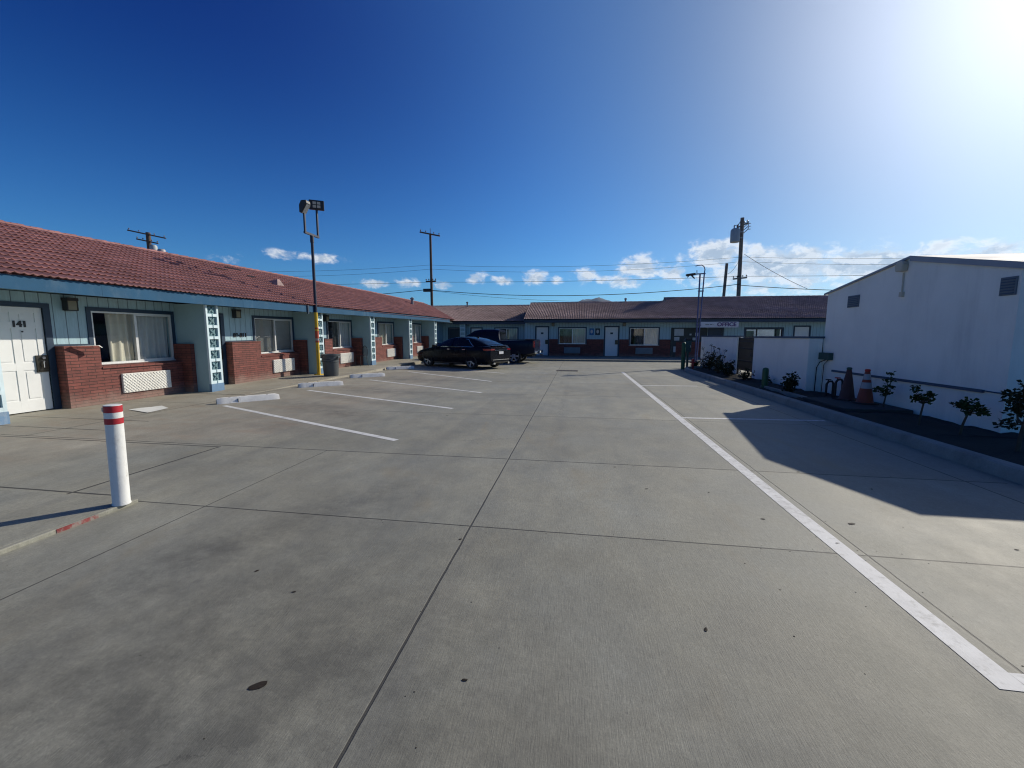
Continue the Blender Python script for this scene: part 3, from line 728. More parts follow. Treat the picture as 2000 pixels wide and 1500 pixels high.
    # each bay
    for i, q in enumerate(bays):
        # brick wainscot stepping down under the window, with a pier against the partition
        mb = MB(); bk, st, p = q['bk'], q['step'], q['p']; pe = p-.12
        mb.box(XB, XW+.001, bk, st, -.01, 1.245); mb.box(XB-.002, XW+.001, st, pe, -.01, .76)
        mb.box(XB+.28, XW+.001, pe, p-.003, -.01, 1.27)
        mb.build('brick_wainscot', m['brick_maroon'], b, shear=sh)
        mb = MB(); mb.prism([(XB+.02,.762),(XB+.02,.80),(XW+.065,.845),(XW+.065,.762)], 'y', st+.002, pe-.002); mb.box(XB+.012, XW+.002, bk-.01, st+.012, 1.246, 1.272)
        mb.build('brick_sill', m['brick_maroon'], b, shear=sh)
        mb = MB(); mb.box(XW+.001, XW+.02, bk-.02, q['w0']-.087, 1.273, 1.31); mb.build('base_trim', m['trim_navy'], b, shear=sh)
        # door
        d0, d1 = q['d0'], q['d1']
        d = six_panel_door('x', XW-.03, d0+.004, d1-.004, .02, 2.025, 1).build('door', m['door_white'], b, shear=sh)
        mb = MB(); mb.box(XW-.1, XW+.022, d1, d1+.11, 0, 2.03); mb.box(XW-.1, XW+.022, d0-.11, d0, 0, 2.03); mb.box(XW-.1, XW+.0225, d0-.11, d1+.11, 2.0305, 2.12)
        mb.build('door_frame', m['trim_navy'], d, shear=sh)
        mb = MB(); mb.box(XW-.014, XW+.012, d1-.19, d1+.035, .77, 1.10); mb.box(XW+.012, XW+.03, d1-.165, d1-.02, .80, .815); mb.build('lock_plate', m['brass_dark'], d, shear=sh)
        mb = MB(); mb.tube([(XW+.012,d1-.10,.98),(XW+.06,d1-.10,.98)], .014, 8); mb.tube([(XW+.055,d1-.10,.99),(XW+.055,d1-.10,.86)], .011, 8); mb.lathe([(.026,0),(.026,.05)], 12, (XW+.012,d1-.10,1.05), 'x')
        mb.build('handle', m['chrome'], d, shear=sh, smooth=40)
        if i == 0:
            t_ = textmesh('141', .155, .006, .007); c0 = Vector((XW-.012, (d0+d1)/2+.07, 1.70))
            t_.build('room_number', m['sign_black'], d, xf=lambda v: Vector((c0.x+v.z, c0.y+v.x, c0.z+v.y)))
            mb = MB(); mb.lathe([(.014,0),(.014,.012)], 10, (XW-.018,(d0+d1)/2+.10,1.56), 'x'); mb.build('door_viewer', m['sign_black'], d)
        wall_lamp(b, 'x', XW, bk+.30 if i == 0 else bk+.42, 2.13, 1, sh)
        if i == 1:
            t_ = textmesh('89-811', .165, .008, .006); c1 = Vector((XW+.012, (bk+q['w0'])/2-.02, 1.47))
            t_.build('lettering', m['sign_black'], b, xf=lambda v: Vector((c1.x+v.z, c1.y+v.x*1.15, c1.z+v.y)), shear=sh)
        cur = [dict(left=('curtain_cream',.42,1.0), right=('curtain_grey',.0,1.0)), dict(blinds=True, left=('curtain_grey',0,1)), dict(left=('curtain_dark',.55,1.0), right=('curtain_grey',.0,1.0)),
               dict(left=('curtain_cream',.35,1.0), right=('curtain_cream',.0,1.0)), dict(left=('curtain_grey',.2,1.0), right=('curtain_grey',.0,1.0))][i]
        slider_window(b, 'x', XW, q['w0'], q['w1'], .86, 2.02, 1, sh, seed=i*17, **cur)
        # through-wall air conditioner with a diamond mesh face
        a0, a1 = q['ac0'], q['ac1']; mb = MB(); mb.box(XB-.05, XB+.045, a0, a1, .185, .625)
        ac = mb.build('air_conditioner', m['grille_white'], b, shear=sh, bevel=.006)
        mb = MB(); k = 0
        while True:
            off = -0.44 + k*.075; k += 1
            if a0+off > a1: break
            for s in (1,-1):
                pa, pb = (a0+off, .20), (a0+off+.41, .61)
                if s < 0: pa, pb = (a0+off, .61), (a0+off+.41, .20)
                t0 = max(0, (a0+.015-pa[0])/.41); t1 = min(1, (a1-.015-pa[0])/.41)
                if t1-t0 < .05: continue
                A = (XB+.050, pa[0]+.41*t0, pa[1]+(pb[1]-pa[1])*t0); B = (XB+.050, pa[0]+.41*t1, pa[1]+(pb[1]-pa[1])*t1)
                mb.tube([A,B], .0065, 4, cap=False)
        mb.build('grille', m['grille_white'], ac, shear=sh)
    d = six_panel_door('x', XW-.03, 27.904, 28.746, .02, 2.025, 1).build('door', m['trim_navy'], b, shear=sh)
    mb = MB(); mb.box(XF+.019, XF+.06, 13.42, 13.49, 2.2, 2.50); mb.build('downpipe', m['trim_navy'], b, shear=sh)
    return b
left_wing()

# ------------------------------------------------------------------ far wing with the office
def far_wing():
    b = thing('office_building', 'shaded blue motel wing with maroon base and brown tiled roof across the far end', 'building', (4.0, 30.0, 0))
    sh = None; YB = 29.5; ZB = .10; XL, XR = -3.7, 17.0
    doors = [(-2.90,-2.08,True),(1.88,2.74,True),(8.66,9.46,False),(13.85,14.70,True)]
    wins = [(-1.30,.53,.95,2.03),(3.55,5.40,.88,2.03)]
    offw = (10.9,14.0-.9,1.32,1.98)
    holes = [(d[0],d[1],-.1,2.10) for d in doors] + wins + [offw]
    mb = MB(); wall_grid(mb, 'y', YB, .14, XL, XR, ZB-.02, 2.55, holes); mb.build('wall', m['siding_blue'], b)
    mb = MB(); wall_grid(mb, 'y', 36.0, .14, XL, 24.0, -.05, 2.55, [(12.6,17.2,1.15,2.25)]); mb.box(XL,XL+.14,YB+.14,36,-.05,2.6); mb.box(23.86,24,YB+.14,36,-.05,2.6); mb.box(XR,24,YB,YB+.14,-.05,2.55)
    mb.build('wall', m['partition_blue'], b)
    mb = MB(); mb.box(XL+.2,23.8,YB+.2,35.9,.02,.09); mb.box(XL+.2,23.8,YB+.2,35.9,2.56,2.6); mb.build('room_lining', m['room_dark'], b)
    # maroon brick wainscot between the openings, one stretch per piece of wall
    for (xa, xb, w) in ((XL+.002,-3.0,None),(-1.98,1.78,wins[0]),(2.84,6.2,wins[1])):
        mb = MB()
        if w:
            mb.prism([(xa,ZB),(xb,ZB),(xb,1.27),(w[1]+.09,1.27),(w[1]+.09,w[2]-.03),(w[0]-.09,w[2]-.03),(w[0]-.09,1.27),(xa,1.27)], 'y', YB-.061, YB-.001)
        else: mb.box(xa,xb,YB-.061,YB-.001,ZB,1.27)
        mb.build('brick_wainscot', m['brick_maroon'], b)
    for i, d in enumerate(doors):
        dm = six_panel_door('y', YB+.03, d[0]+.004, d[1]-.004, ZB+.02, 2.095, -1).build('door', m['door_white'] if d[2] else m['trim_navy'], b)
        mb = MB(); mb.box(d[1],d[1]+.09,YB-.024,YB+.1,ZB,2.10); mb.box(d[0]-.09,d[0],YB-.024,YB+.1,ZB,2.10); mb.box(d[0]-.09,d[1]+.09,YB-.0245,YB+.1,2.1005,2.19); mb.build('door_frame', m['trim_navy'], dm)
        mb = MB(); mb.box(d[1]-.19,d[1]+.03,YB-.034,YB-.0246,.92,1.22); mb.build('lock_plate', m['brass_dark'], dm)
        if d[2] and i < 2:
            mb = MB(); mb.box((d[0]+d[1])/2-.09,(d[0]+d[1])/2+.09,YB+.010,YB+.017,1.62,1.74); mb.build('room_number', m['notice_dark'], dm)
    for i, w in enumerate(wins):
        slider_window(b, 'y', YB, w[0], w[1], w[2], w[3], -1, None, seed=60+i*9, left=('curtain_dark',.3,1.0), right=('curtain_cream' if i == 0 else 'curtain_grey',0.0,1.0))
        a0 = (w[0]+w[1])/2-.55; mb = MB(); mb.box(a0,a0+1.12,YB-.15,YB-.062,.28,.70); ac = mb.build('air_conditioner', m['ac_grey'], b, bevel=.008)
        mb = MB()
        for k in range(9): mb.box(a0+.04,a0+1.08,YB-.158,YB-.1505,.315+k*.04,.33+k*.04)
        mb.build('grille', m['vent_grey'], ac)
        wall_lamp(b, 'y', YB, w[0]-.42, 2.30, -1, None)
    # the office window can be looked through to the sky beyond the back window
    wf = MB(); a0,a1,z0,z1 = offw
    for (p,q,r,s) in ((a0,a1,z1-.04,z1),(a0,a1,z0,z0+.04),(a0,a0+.04,z0+.04,z1-.04),(a1-.04,a1,z0+.04,z1-.04),(11.55,11.61,z0+.04,z1-.04),(12.72,12.77,z0+.04,z1-.04)): wf.box(p,q,YB-.012,YB+.05,r,s)
    w = wf.build('window', m['trim_black'], b)
    mb = MB(); mb.box(a0-.1,a1+.1,YB-.024,YB-.0005,z1,z1+.10); mb.box(a0-.1,a0,YB-.024,YB-.0005,z0,z1); mb.box(a1,a1+.1,YB-.024,YB-.0005,z0,z1); mb.build('frame', m['trim_navy'], w)
    mb = MB(); mb.quad((a0,YB+.02,z0),(a1,YB+.02,z0),(a1,YB+.02,z1),(a0,YB+.02,z1)); mb.build('pane', m['window_glass'], w, recalc=False)
    mb = MB(); mb.box(12.3,15.0,35.7,35.75,1.15,1.50); mb.box(10.9,11.5,YB+.25,YB+.3,1.3,1.85); mb.box(12.78,13.1,YB+.3,YB+.34,1.3,1.98); mb.build('counter', m['notice_dark'], w)
    # dark office entry with notices pinned up
    mb = MB(); mb.box(6.22,8.52,YB-.05,YB-.0005,ZB,2.06); ent = mb.build('entry_panel', m['board_dark'], b)
    mb = MB(); mb.box(6.55,8.45,YB-.075,YB-.051,ZB,1.12); mb.build('lower_panel', m['brick_maroon'], ent)
    for (xa,xb,za,zb) in ((6.42,7.02,1.52,1.98),(6.42,6.76,1.20,1.44),(6.40,6.78,.42,.80),(7.75,7.97,1.50,1.72),(7.60,7.84,1.22,1.40),(7.40,7.52,1.55,1.66)):
        mb = MB(); mb.box(xa,xb,YB-.066,YB-.0515,za,zb); mb.build('notice', m['notice_pale'], ent)
    for (xa,xb,mt) in ((.80,1.10,'notice_blue'),(1.20,1.52,'notice_dark')):     # two wall plaques with a pale oval in each
        mb = MB(); mb.box(xa,xb,YB-.02,YB-.0005,1.56,2.02); pq = mb.build('plaque', m[mt], b)
        mb = MB(); mb.lathe([(.001,-.006),(.085,-.006),(.085,0)], 18, (0,0,0), 'y'); mb.build('emblem', m['notice_pale'], pq, xf=lambda v: Vector(((xa+xb)/2+v.x, YB-.021+v.y, 1.80+v.z*1.5)))
    # fascia, soffit, end trim
    YE, ZE = 28.42, 2.60
    mb = MB(); mb.box(XL+.05,XR+6,YE,YE+.035,2.40,2.60); mb.build('fascia', m['trim_navy'], b)
    mb = MB(); mb.box(XL+.05,XR+6,YE+.036,YB-.001,2.41,2.44); mb.build('soffit', m['soffit_blue'], b)
    # roofs: middle stretch, then the deeper and higher office stretch
    s = .338; rise = math.hypot(1,s)
    def roof(xa, xb, ye, ze, depth, back, ov=.06):
        mb = tile_roof((xa, ye-ov, ze), (1,0,0), xb-xa, (0,1,s), depth*rise, (0,-s,1))
        rf = mb.build('roof', m['roof_tile_brown'], b, smooth=50)
        zr = ze+depth*s; yr = ye-ov+depth
        mb = MB(); mb.quad((xa,ye-ov+.02,ze-.03),(xb,ye-ov+.02,ze-.03),(xb,yr,zr-.04),(xa,yr,zr-.04)); mb.quad((xa,yr,zr-.02),(xb,yr,zr-.02),(xb,yr+back,zr-back*s),(xa,yr+back,zr-back*s))
        for xx in (xa+.01, xb-.01): mb.add([(xx,ye-ov+.03,ze-.04),(xx,yr,zr-.05),(xx,yr+back,zr-back*s-.03),(xx,yr+back,ze-.2),(xx,ye-ov+.03,ze-.2)], [(0,1,2,3,4)])
        mb.build('roof_deck', m['trim_navy'], rf)
        mb = MB(); n = int((xb-xa)/.36)
        for i in range(n):
            x = xa+i*.36; q = 6; vs = []
            for (xx, r) in ((x,.095),(x+.40,.11)):
                for k in range(q): a = math.pi*k/(q-1); vs.append((xx, yr+math.cos(a)*r*1.2, zr-.02+math.sin(a)*r))
            mb.add(vs, [(k,k+1,k+1+q,k+q) for k in range(q-1)] + [tuple(range(q,2*q))])
        mb.build('roof_ridge', m['roof_tile_brown'], rf, smooth=50)
        return rf
    roof(XL+.03, 6.45, YE, ZE, 4.15, 4.2); roof(6.45, 23.5, YE, ZE, 5.25, 5.3)
    # set-back link joining the left row
    YA = 31.5; roof(-14.2, XL+.2, 30.75, 2.56, 4.3, 4.4)
    hA = [(-8.15,-7.35,-.1,2.05),(-6.25,-4.55,.9,2.05),(-9.95,-9.1,-.1,2.05)]
    mb = MB(); wall_grid(mb, 'y', YA, .14, -10.5, XL-.001, 0, 2.5, hA); mb.build('wall', m['siding_blue'], b)
    mb = MB(); mb.box(-9.4,XL+.02,30.76,30.79,2.36,2.56); mb.build('fascia', m['trim_navy'], b)
    mb = MB(); mb.box(-9.4,XL+.02,30.791,YA-.001,2.38,2.41); mb.build('soffit', m['soffit_blue'], b)
    mb = MB(); mb.prism([(-7.2,.05),(XL-.002,.05),(XL-.002,1.2),(-4.45,1.2),(-4.45,.87),(-6.35,.87),(-6.35,1.2),(-7.2,1.2)], 'y', YA-.06, YA-.001); mb.build('brick_wainscot', m['brick_maroon'], b)
    six_panel_door('y', YA+.03, -8.146, -7.354, .1, 2.045, -1).build('door', m['door_white'], b)
    six_panel_door('y', YA+.03, -9.946, -9.104, .1, 2.045, -1).build('door', m['trim_navy'], b)
    mb = MB()
    for (p,q) in ((-8.24,-8.15),(-7.35,-7.26),(-10.04,-9.95),(-9.1,-9.01)): mb.box(p,q,YA-.024,YA-.0005,.05,2.05)
    mb.box(-8.24,-7.26,YA-.0245,YA-.0005,2.0505,2.14); mb.box(-10.04,-9.01,YA-.0245,YA-.0005,2.0505,2.14); mb.build('door_frame', m['trim_navy'], b)
    slider_window(b, 'y', YA, -6.25, -4.55, .9, 2.05, -1, None, seed=91, left=None, right=('curtain_cream',.15,1.0))
    mb = MB(); mb.box(-8.9,-8.5,30.9,YA-.001,.05,2.38); mb.build('partition_wall', m['partition_blue'], b)
    mb = MB()
    for k in range(7): mb.box(-8.86,-8.54,30.875,30.899,.25+k*.3,.33+k*.3)
    mb.box(-8.9,-8.861,30.87,30.899,.05,2.37); mb.box(-8.539,-8.5,30.87,30.899,.05,2.37); mb.build('screen_column', m['block_paint'], b)
    for (x,y,z,h) in ((-9.3,34.6,3.85,.42),(3.5,32.6,3.93,.32)): 
        mb = MB(); mb.tube([(x,y,z-.1),(x,y,z+h)], .06, 10); mb.lathe([(.1,0),(.1,.08),(.02,.12)], 10, (x,y,z+h-.03)); mb.build('vent_pipe', m['vent_grey'], b, smooth=40)
    # office sign hanging under the eave
    sg = thing('office_sign', 'pale purple sign board reading OFFICE, hung under the far eave', 'sign', (8.88, 28.37, 2.24))
    mb = MB(); mb.box(7.72,10.05,28.36,28.405,2.05,2.41); mb.build('board', m['sign_board'], sg)
    t_ = textmesh('OFFICE', .33, .006, .012); t_.build('lettering', m['sign_purple'], sg, xf=lambda v: Vector((9.33+v.x*1.08, 28.352-v.z, 2.235+v.y)))
    mb = MB(); mb.box(8.05,8.28,28.352,28.359,2.225,2.255); mb.box(8.33,8.47,28.352,28.359,2.225,2.255); mb.box(8.5,8.58,28.352,28.359,2.235,2.25); mb.build('faded_mark', m['cabinet_green'], sg)
    return b
far_wing()

# ------------------------------------------------------------------ white gabled building on the right, low wall and gate
XG = 6.10
def white_building():
    b = thing('white_building', 'white stucco gabled building with two square vents, right side of the lot', 'building', (10.5, 9.2, 0))
    ya, yr, yb = 6.94, 8.95, 11.52; za, zr, zb = 2.50, 2.95, 2.54
    prof = [(ya,0),(ya,za),(yr,zr),(yb,zb),(yb,0)]
    mb = MB(); mb.prism(prof, 'x', XG, 17.0); mb.build('wall', m['stucco_white'], b)
    # roof sheet with a thin fascia edge
    mb = MB(); th = .035
    def rf(y0,z0,y1,z1): 
        mb.add([(XG-.03,y0,z0+.002),(17.1,y0,z0+.002),(17.1,y1,z1+.002),(XG-.03,y1,z1+.002),(XG-.03,y0,z0+th),(17.1,y0,z0+th),(17.1,y1,z1+th),(XG-.03,y1,z1+th)], [(0,3,2,1),(4,5,6,7),(0,1,5,4),(1,2,6,5),(2,3,7,6),(3,0,4,7)])
    rf(ya-.10, za-.022, yr, zr); rf(yb+.10, zb-.016, yr, zr)
    roof = mb.build('roof', m['membrane_pale'], b)
    mb = MB()
    mb.add([(XG-.045,ya-.1,za-.075),(XG-.031,ya-.1,za-.075),(XG-.031,yr,zr-.055),(XG-.045,yr,zr-.055),(XG-.045,ya-.1,za+.02),(XG-.031,ya-.1,za+.02),(XG-.031,yr,zr+.04),(XG-.045,yr,zr+.04)], [(0,3,2,1),(4,5,6,7),(0,1,5,4),(1,2,6,5),(2,3,7,6),(3,0,4,7)])
    mb.add([(XG-.045,yb+.1,zb-.022),(XG-.031,yb+.1,zb-.022),(XG-.031,yr+.001,zr-.001),(XG-.045,yr+.001,zr-.001),(XG-.045,yb+.1,zb+.02),(XG-.031,yb+.1,zb+.02),(XG-.031,yr+.001,zr+.038),(XG-.045,yr+.001,zr+.038)], [(0,3,2,1),(4,5,6,7),(0,1,5,4),(1,2,6,5),(2,3,7,6),(3,0,4,7)])
    mb.build('fascia', m['edge_grey'], roof)
    for (y0,y1,z0,z1) in ((10.32,10.70,2.15,2.41),(6.98,7.21,2.09,2.35)):
        mb = MB(); mb.box(XG-.02,XG-.0005,y0,y1,z0,z1); v = mb.build('vent', m['vent_grey'], b)
        mb = MB()
        for k in range(6): mb.box(XG-.03,XG-.0205,y0+.02,y1-.02,z0+.02+k*.04,z0+.035+k*.04)
        mb.build('louvre', m['coping_navy'], v)
    # floodlight under the apex with its conduit
    mb = MB(); mb.prism([(9.03,2.72),(9.20,2.73),(9.22,2.84),(9.18,2.91),(9.05,2.92),(9.01,2.85)], 'x', XG-.11, XG-.001); fl = mb.build('floodlight', m['floodlight_shell'], b, bevel=.02)
    mb = MB(); mb.tube([(XG-.02,9.10,2.70),(XG-.02,9.09,2.32)], .013, 8); mb.box(XG-.05,XG-.001,9.05,9.12,2.25,2.34); mb.build('conduit', m['floodlight_shell'], fl)
    # navy handrail-like pipe along the wall
    mb = MB(); mb.box(XG-.035,XG-.0005,7.25,11.05,.655,.70); mb.tube([(XG-.02,7.25,.685),(XG-.02,6.5,.68)], .011, 6); mb.build('wall_rail', m['coping_navy'], b)
    mb = MB(); mb.box(XG-.11,XG-.001,11.08,11.5,.93,1.10); jb = mb.build('junction_box', m['cabinet_green'], b, bevel=.006)
    mb = MB(); mb.tube([(XG-.05,11.28,.93),(XG-.12,11.40,.86),(XG-.15,11.46,.72),(XG-.15,11.47,.12)], .012, 6); mb.tube([(XG-.03,11.5,1.10),(XG-.03,11.51,1.5)], .010, 6); mb.tube([(XG-.04,11.2,.93),(XG-.05,11.35,.80),(XG-.05,11.36,.12)], .009, 6); mb.build('cable', m['wire_black'], jb)
white_building()
def low_walls():
    XL = 5.75
    for (ya, yb, z, lab) in ((16.28,20.75,1.47,'short white stucco wall left of the iron gate'), (11.50,14.82,1.45,'longer white stucco garden wall joining the gabled building')):
        w = thing('garden_wall', lab, 'wall', (XL+.1, (ya+yb)/2, 0), group='low white garden walls')
        mb = MB(); mb.box(XL, XL+.2, ya, yb, -.02, z)
        if ya < 12: mb.box(XL+.2, XG-.001, ya+.001, ya+.18, -.02, z-.001)
        mb.build('wall_face', m['stucco_white'], w, bevel=.01)
        mb = MB(); mb.box(XL-.03, XL+.23, ya-.02, yb+.02, z+.001, z+.05)
        if ya < 12: mb.box(XL+.231, XG-.002, ya-.015, ya+.2, z+.001, z+.049)
        mb.build('coping', m['coping_navy'], w)
    g = thing('iron_gate', 'dark iron lattice gate between the two low white walls', 'gate', (XL+.08, 15.55, 0))
    mb = MB(); y0, y1 = 14.87, 16.23
    for y in (y0, y1-.05): mb.box(XL+.03, XL+.08, y, y+.05, .12, 1.46)
    for z in (.30,.62,1.05,1.30,1.40): mb.box(XL+.031, XL+.079, y0+.05, y1-.05, z, z+.045)
    mb.build('gate_frame', m['iron_black'], g)
    mb = MB(); k = 0
    y = y0+.085
    while y < y1-.06: mb.box(XL+.045, XL+.065, y, y+.032, .345, 1.40); y += .07
    mb.build('bar', m['iron_black'], g)
    mb = MB(); mb.box(XL+.0, XL+.028, y0+.06, y0+.2, .82, .96); mb.build('latch', m['iron_black'], g)
    p = MB(); p.box(4.93, 6.05, 8.45, 9.95, .0, .17); st = tag(p.build('concrete_plinth', m['slab_dark'], bevel=.012), 'dark concrete step slab in the bed carrying the two cones', 'concrete slab')
    p = MB(); p.prism([(4.98,.0),(5.05,.0),(5.05,.175),(4.98,.175)], 'y', 9.96, 12.2); tag(p.build('edging_strip', m['kerb_concrete'], bevel=.008), 'narrow concrete edging strip running on from the step slab', 'edging')
low_walls()

# ------------------------------------------------------------------ street furniture
def bollard():
    t = thing('bollard', 'white steel bollard with two red bands, by the painted kerb corner', 'bollard', (-3.915, 2.905, .034))
    R0 = .060
    mb = MB(); mb.lathe([(R0+.004,.0),(R0+.003,.012),(R0,.02),(R0,.715)], 28); lbuild(mb, 'post', m['bollard_white'], t, smooth=40)
    for (z0,z1,mt) in ((.7155,.765,'bollard_red'),(.7655,.815,'bollard_white'),(.8155,.872,'bollard_red')):
        mb = MB(); mb.lathe([(R0+.0015,z0),(R0+.0015,z1)], 28); lbuild(mb, 'band', m[mt], t, smooth=40)
    mb = MB(); mb.lathe([(R0+.001,.8725),(R0,.876),(R0*.8,.8785),(.0005,.8795)], 28); lbuild(mb, 'cap', m['bollard_white'], t, smooth=50)
    a = R(-118); mb = MB(); pts = []
    for k in range(13): q = R(60+k*20); pts.append((math.cos(a)*(R0+.005)+math.cos(q)*.013*-math.sin(a), math.sin(a)*(R0+.005)+math.cos(q)*.013*math.cos(a), .843+math.sin(q)*.015))
    mb.tube(pts, .004, 6); lbuild(mb, 'paint_mark', m['bollard_white'], t)
    t.rotation_euler = (0, R(1.2), 0)
bollard()

def wheel_stops():
    t = None
    data = [((-7.76,7.90),(-7.05,8.74),'chipped white wheel stop nearest the bollard, broken at one corner'), ((-7.90,10.80),(-7.10,11.56),'white wheel stop in front of the grey bin'),
            ((-7.92,13.62),(-7.11,14.34),'white wheel stop just beyond the grey bin, before the dark car'), ((-8.2,16.95),(-7.28,17.68),'white wheel stop nearest the dark sedan, touched by its shadow')]
    for i, (a, b, lab) in enumerate(data):
        a, b = Vector((*a,0)), Vector((*b,0)); c = (a+b)/2; L = (b-a).length+.12; rz = math.atan2(b.y-a.y, b.x-a.x)
        if t is None:
            t = thing('wheel_stop', lab, 'wheel stop', (c.x,c.y,.002), rz, 'concrete wheel stops'); mb = MB(); n = 16; H = .125; vs = []
            prof = [(-.10,.0),(-.085,.05),(-.055,H),(.055,H),(.085,.05),(.10,.0)]
            for k in range(n+1):
                x = -L/2+L*k/n; e = 1.0 if 0 < k < n else .82
                for (y,z) in prof: vs.append((x, y*e*(1+rnd.uniform(-.03,.03)), z*(1 if 0<k<n else .86)+ (rnd.uniform(-.006,.004) if z else 0)))
            q = len(prof); mb.add(vs, [(k*q+j,(k+1)*q+j,(k+1)*q+j+1,k*q+j+1) for k in range(n) for j in range(q-1)] + [tuple(range(q-1,-1,-1)), tuple(n*q+j for j in range(q))])
            lbuild(mb, 'body', m['stop_white'], t, smooth=35)
            mb = MB(); mb.box(-L/2-.004, -L/2+.001, -.06, .06, .012, .085); lbuild(mb, 'darker_end', m['kerb_concrete'], t)  # end plate in a darker grey than the white body
            mb = MB(); mb.box(-L*.18-.006, -L*.18+.006, -.1, -.066, .012, .09); lbuild(mb, 'crack', m['trim_black'], t)
            for s in (-.3,.3):
                mb = MB(); mb.lathe([(.018,H-.002),(.018,H+.003)], 10, (s*L,0,0)); lbuild(mb, 'pin', m['drain_iron'], t)
        else: dup(t, (c.x,c.y,.002+ (.02 if i == 3 else 0)), rz, lab)
wheel_stops()

def trash_bin():
    t = thing('trash_bin', 'round grey plastic bin beside the yellow lamp post', 'bin', (-8.72, 13.62, .004+lift(13.6)))
    mb = MB(); mb.lathe([(.235,.0),(.245,.02),(.285,.70)], 28); mb.lathe([(.285,.70),(.30,.705),(.302,.735)], 28); lbuild(mb, 'body', m['bin_grey'], t, smooth=40)
    mb = MB(); mb.lathe([(.302,.7355),(.315,.74),(.315,.775),(.29,.782),(.27,.78),(.262,.60)], 28); lbuild(mb, 'rim', m['bin_grey'], t, smooth=40)
    for s in (1,-1):
        mb = MB(); mb.box(.30*s,.345*s,-.07,.07,.63,.70); lbuild(mb, 'handle', m['bin_grey'], t, bevel=.01)
    for z in (.5,.58):
        mb = MB(); mb.lathe([(.268+z*.017,z),(.284+z*.017,z+.012),(.268+z*.02,z+.024)], 28); lbuild(mb, 'rib', m['bin_grey'], t, smooth=50)
    mb = MB(); mb.lathe([(.001,.56),(.262,.56)], 28); lbuild(mb, 'liner', m['trim_black'], t)
trash_bin()

def lamp_post():
    x, y = -9.36, 13.86; z0 = .004+lift(y)
    t = thing('lamp_post', 'tall navy and yellow lamp post with twin floodlights, in front of the left row', 'lamp post', (x,y,z0))
    mb = MB(); mb.lathe([(.062,.0),(.060,.9),(.058,2.26)], 16); lbuild(mb, 'lower_pole', m['pole_yellow'], t, smooth=40)
    mb = MB(); mb.lathe([(.052,2.261),(.05,4.92)], 16); lbuild(mb, 'upper_pole', m['pole_navy'], t, smooth=40)
    for (a,b) in ((1.18,1.25),(1.33,1.60),(1.66,1.72)):
        mb = MB(); mb.lathe([(.0645,a),(.0645,b)], 16); lbuild(mb, 'red_band', m['pole_red'], t, smooth=40)
    mb = MB(); mb.lathe([(.0645,1.255),(.0645,1.325)], 16); lbuild(mb, 'pale_band', m['cone_white'], t, smooth=40)
    mb = MB(); mb.lathe([(.064,4.70),(.064,4.93)], 14); mb.obox((0,0,4.97), (0,1,0),(1,0,0),(0,0,1), .40,.035,.035); lbuild(mb, 'crossbar', m['pole_navy'], t)
    for (s, top) in ((-1,.86),(1,1.0)):
        mb = MB(); mb.box(-.028,.028,s*.36-.028,s*.36+.028,5.006,5.0+top); lbuild(mb, 'riser', m['pole_navy'], t)
    # right floodlight: seen from its ribbed back; left one turned side on
    c, s_ = math.cos(R(31)), math.sin(R(31)); ux, uy = (c, s_, 0), (-s_, c, 0)
    ctr = Vector((.0,.37,6.08)); mb = MB(); mb.obox(ctr, ux, uy, (0,0,1), .25, .06, .165); f = lbuild(mb, 'floodlight', m['lamp_black'], t, bevel=.02)
    mb = MB(); back = ctr - Vector(uy)*.066
    for (dx, dz) in ((-.07,.06),(.07,.06),(-.07,-.06),(.07,-.06)): mb.obox(back+Vector(ux)*dx+Vector((0,0,dz)), ux, uy, (0,0,1), .055,.005,.045)
    o = lbuild(mb, 'gear_plate', m['floodlight_shell'], f)
    ctr = Vector((.03,-.36,5.82)); mb = MB(); pr = [(-.30,-.28),(-.10,-.30),(.34,.10),(.30,.25),(-.12,.25),(-.30,.05)]
    mb.prism([(p*.45+ctr.x, q*.75+ctr.z) for p, q in pr], 'y', ctr.y-.12, ctr.y+.12); f = lbuild(mb, 'floodlight', m['lamp_black'], t, bevel=.02)
    mb = MB(); mb.add([(ctr.x-.03,ctr.y-.10,ctr.z-.225),(ctr.x+.155,ctr.y-.10,ctr.z+.05),(ctr.x+.155,ctr.y+.10,ctr.z+.05),(ctr.x-.03,ctr.y+.10,ctr.z-.225)], [(0,1,2,3)]); lbuild(mb, 'lens', m['lamp_clear'], f)
    mb = MB(); mb.box(-.12,.12,-.12,.12,.0,.03); lbuild(mb, 'base_plate', m['pole_yellow'], t, bevel=.006)
lamp_post()

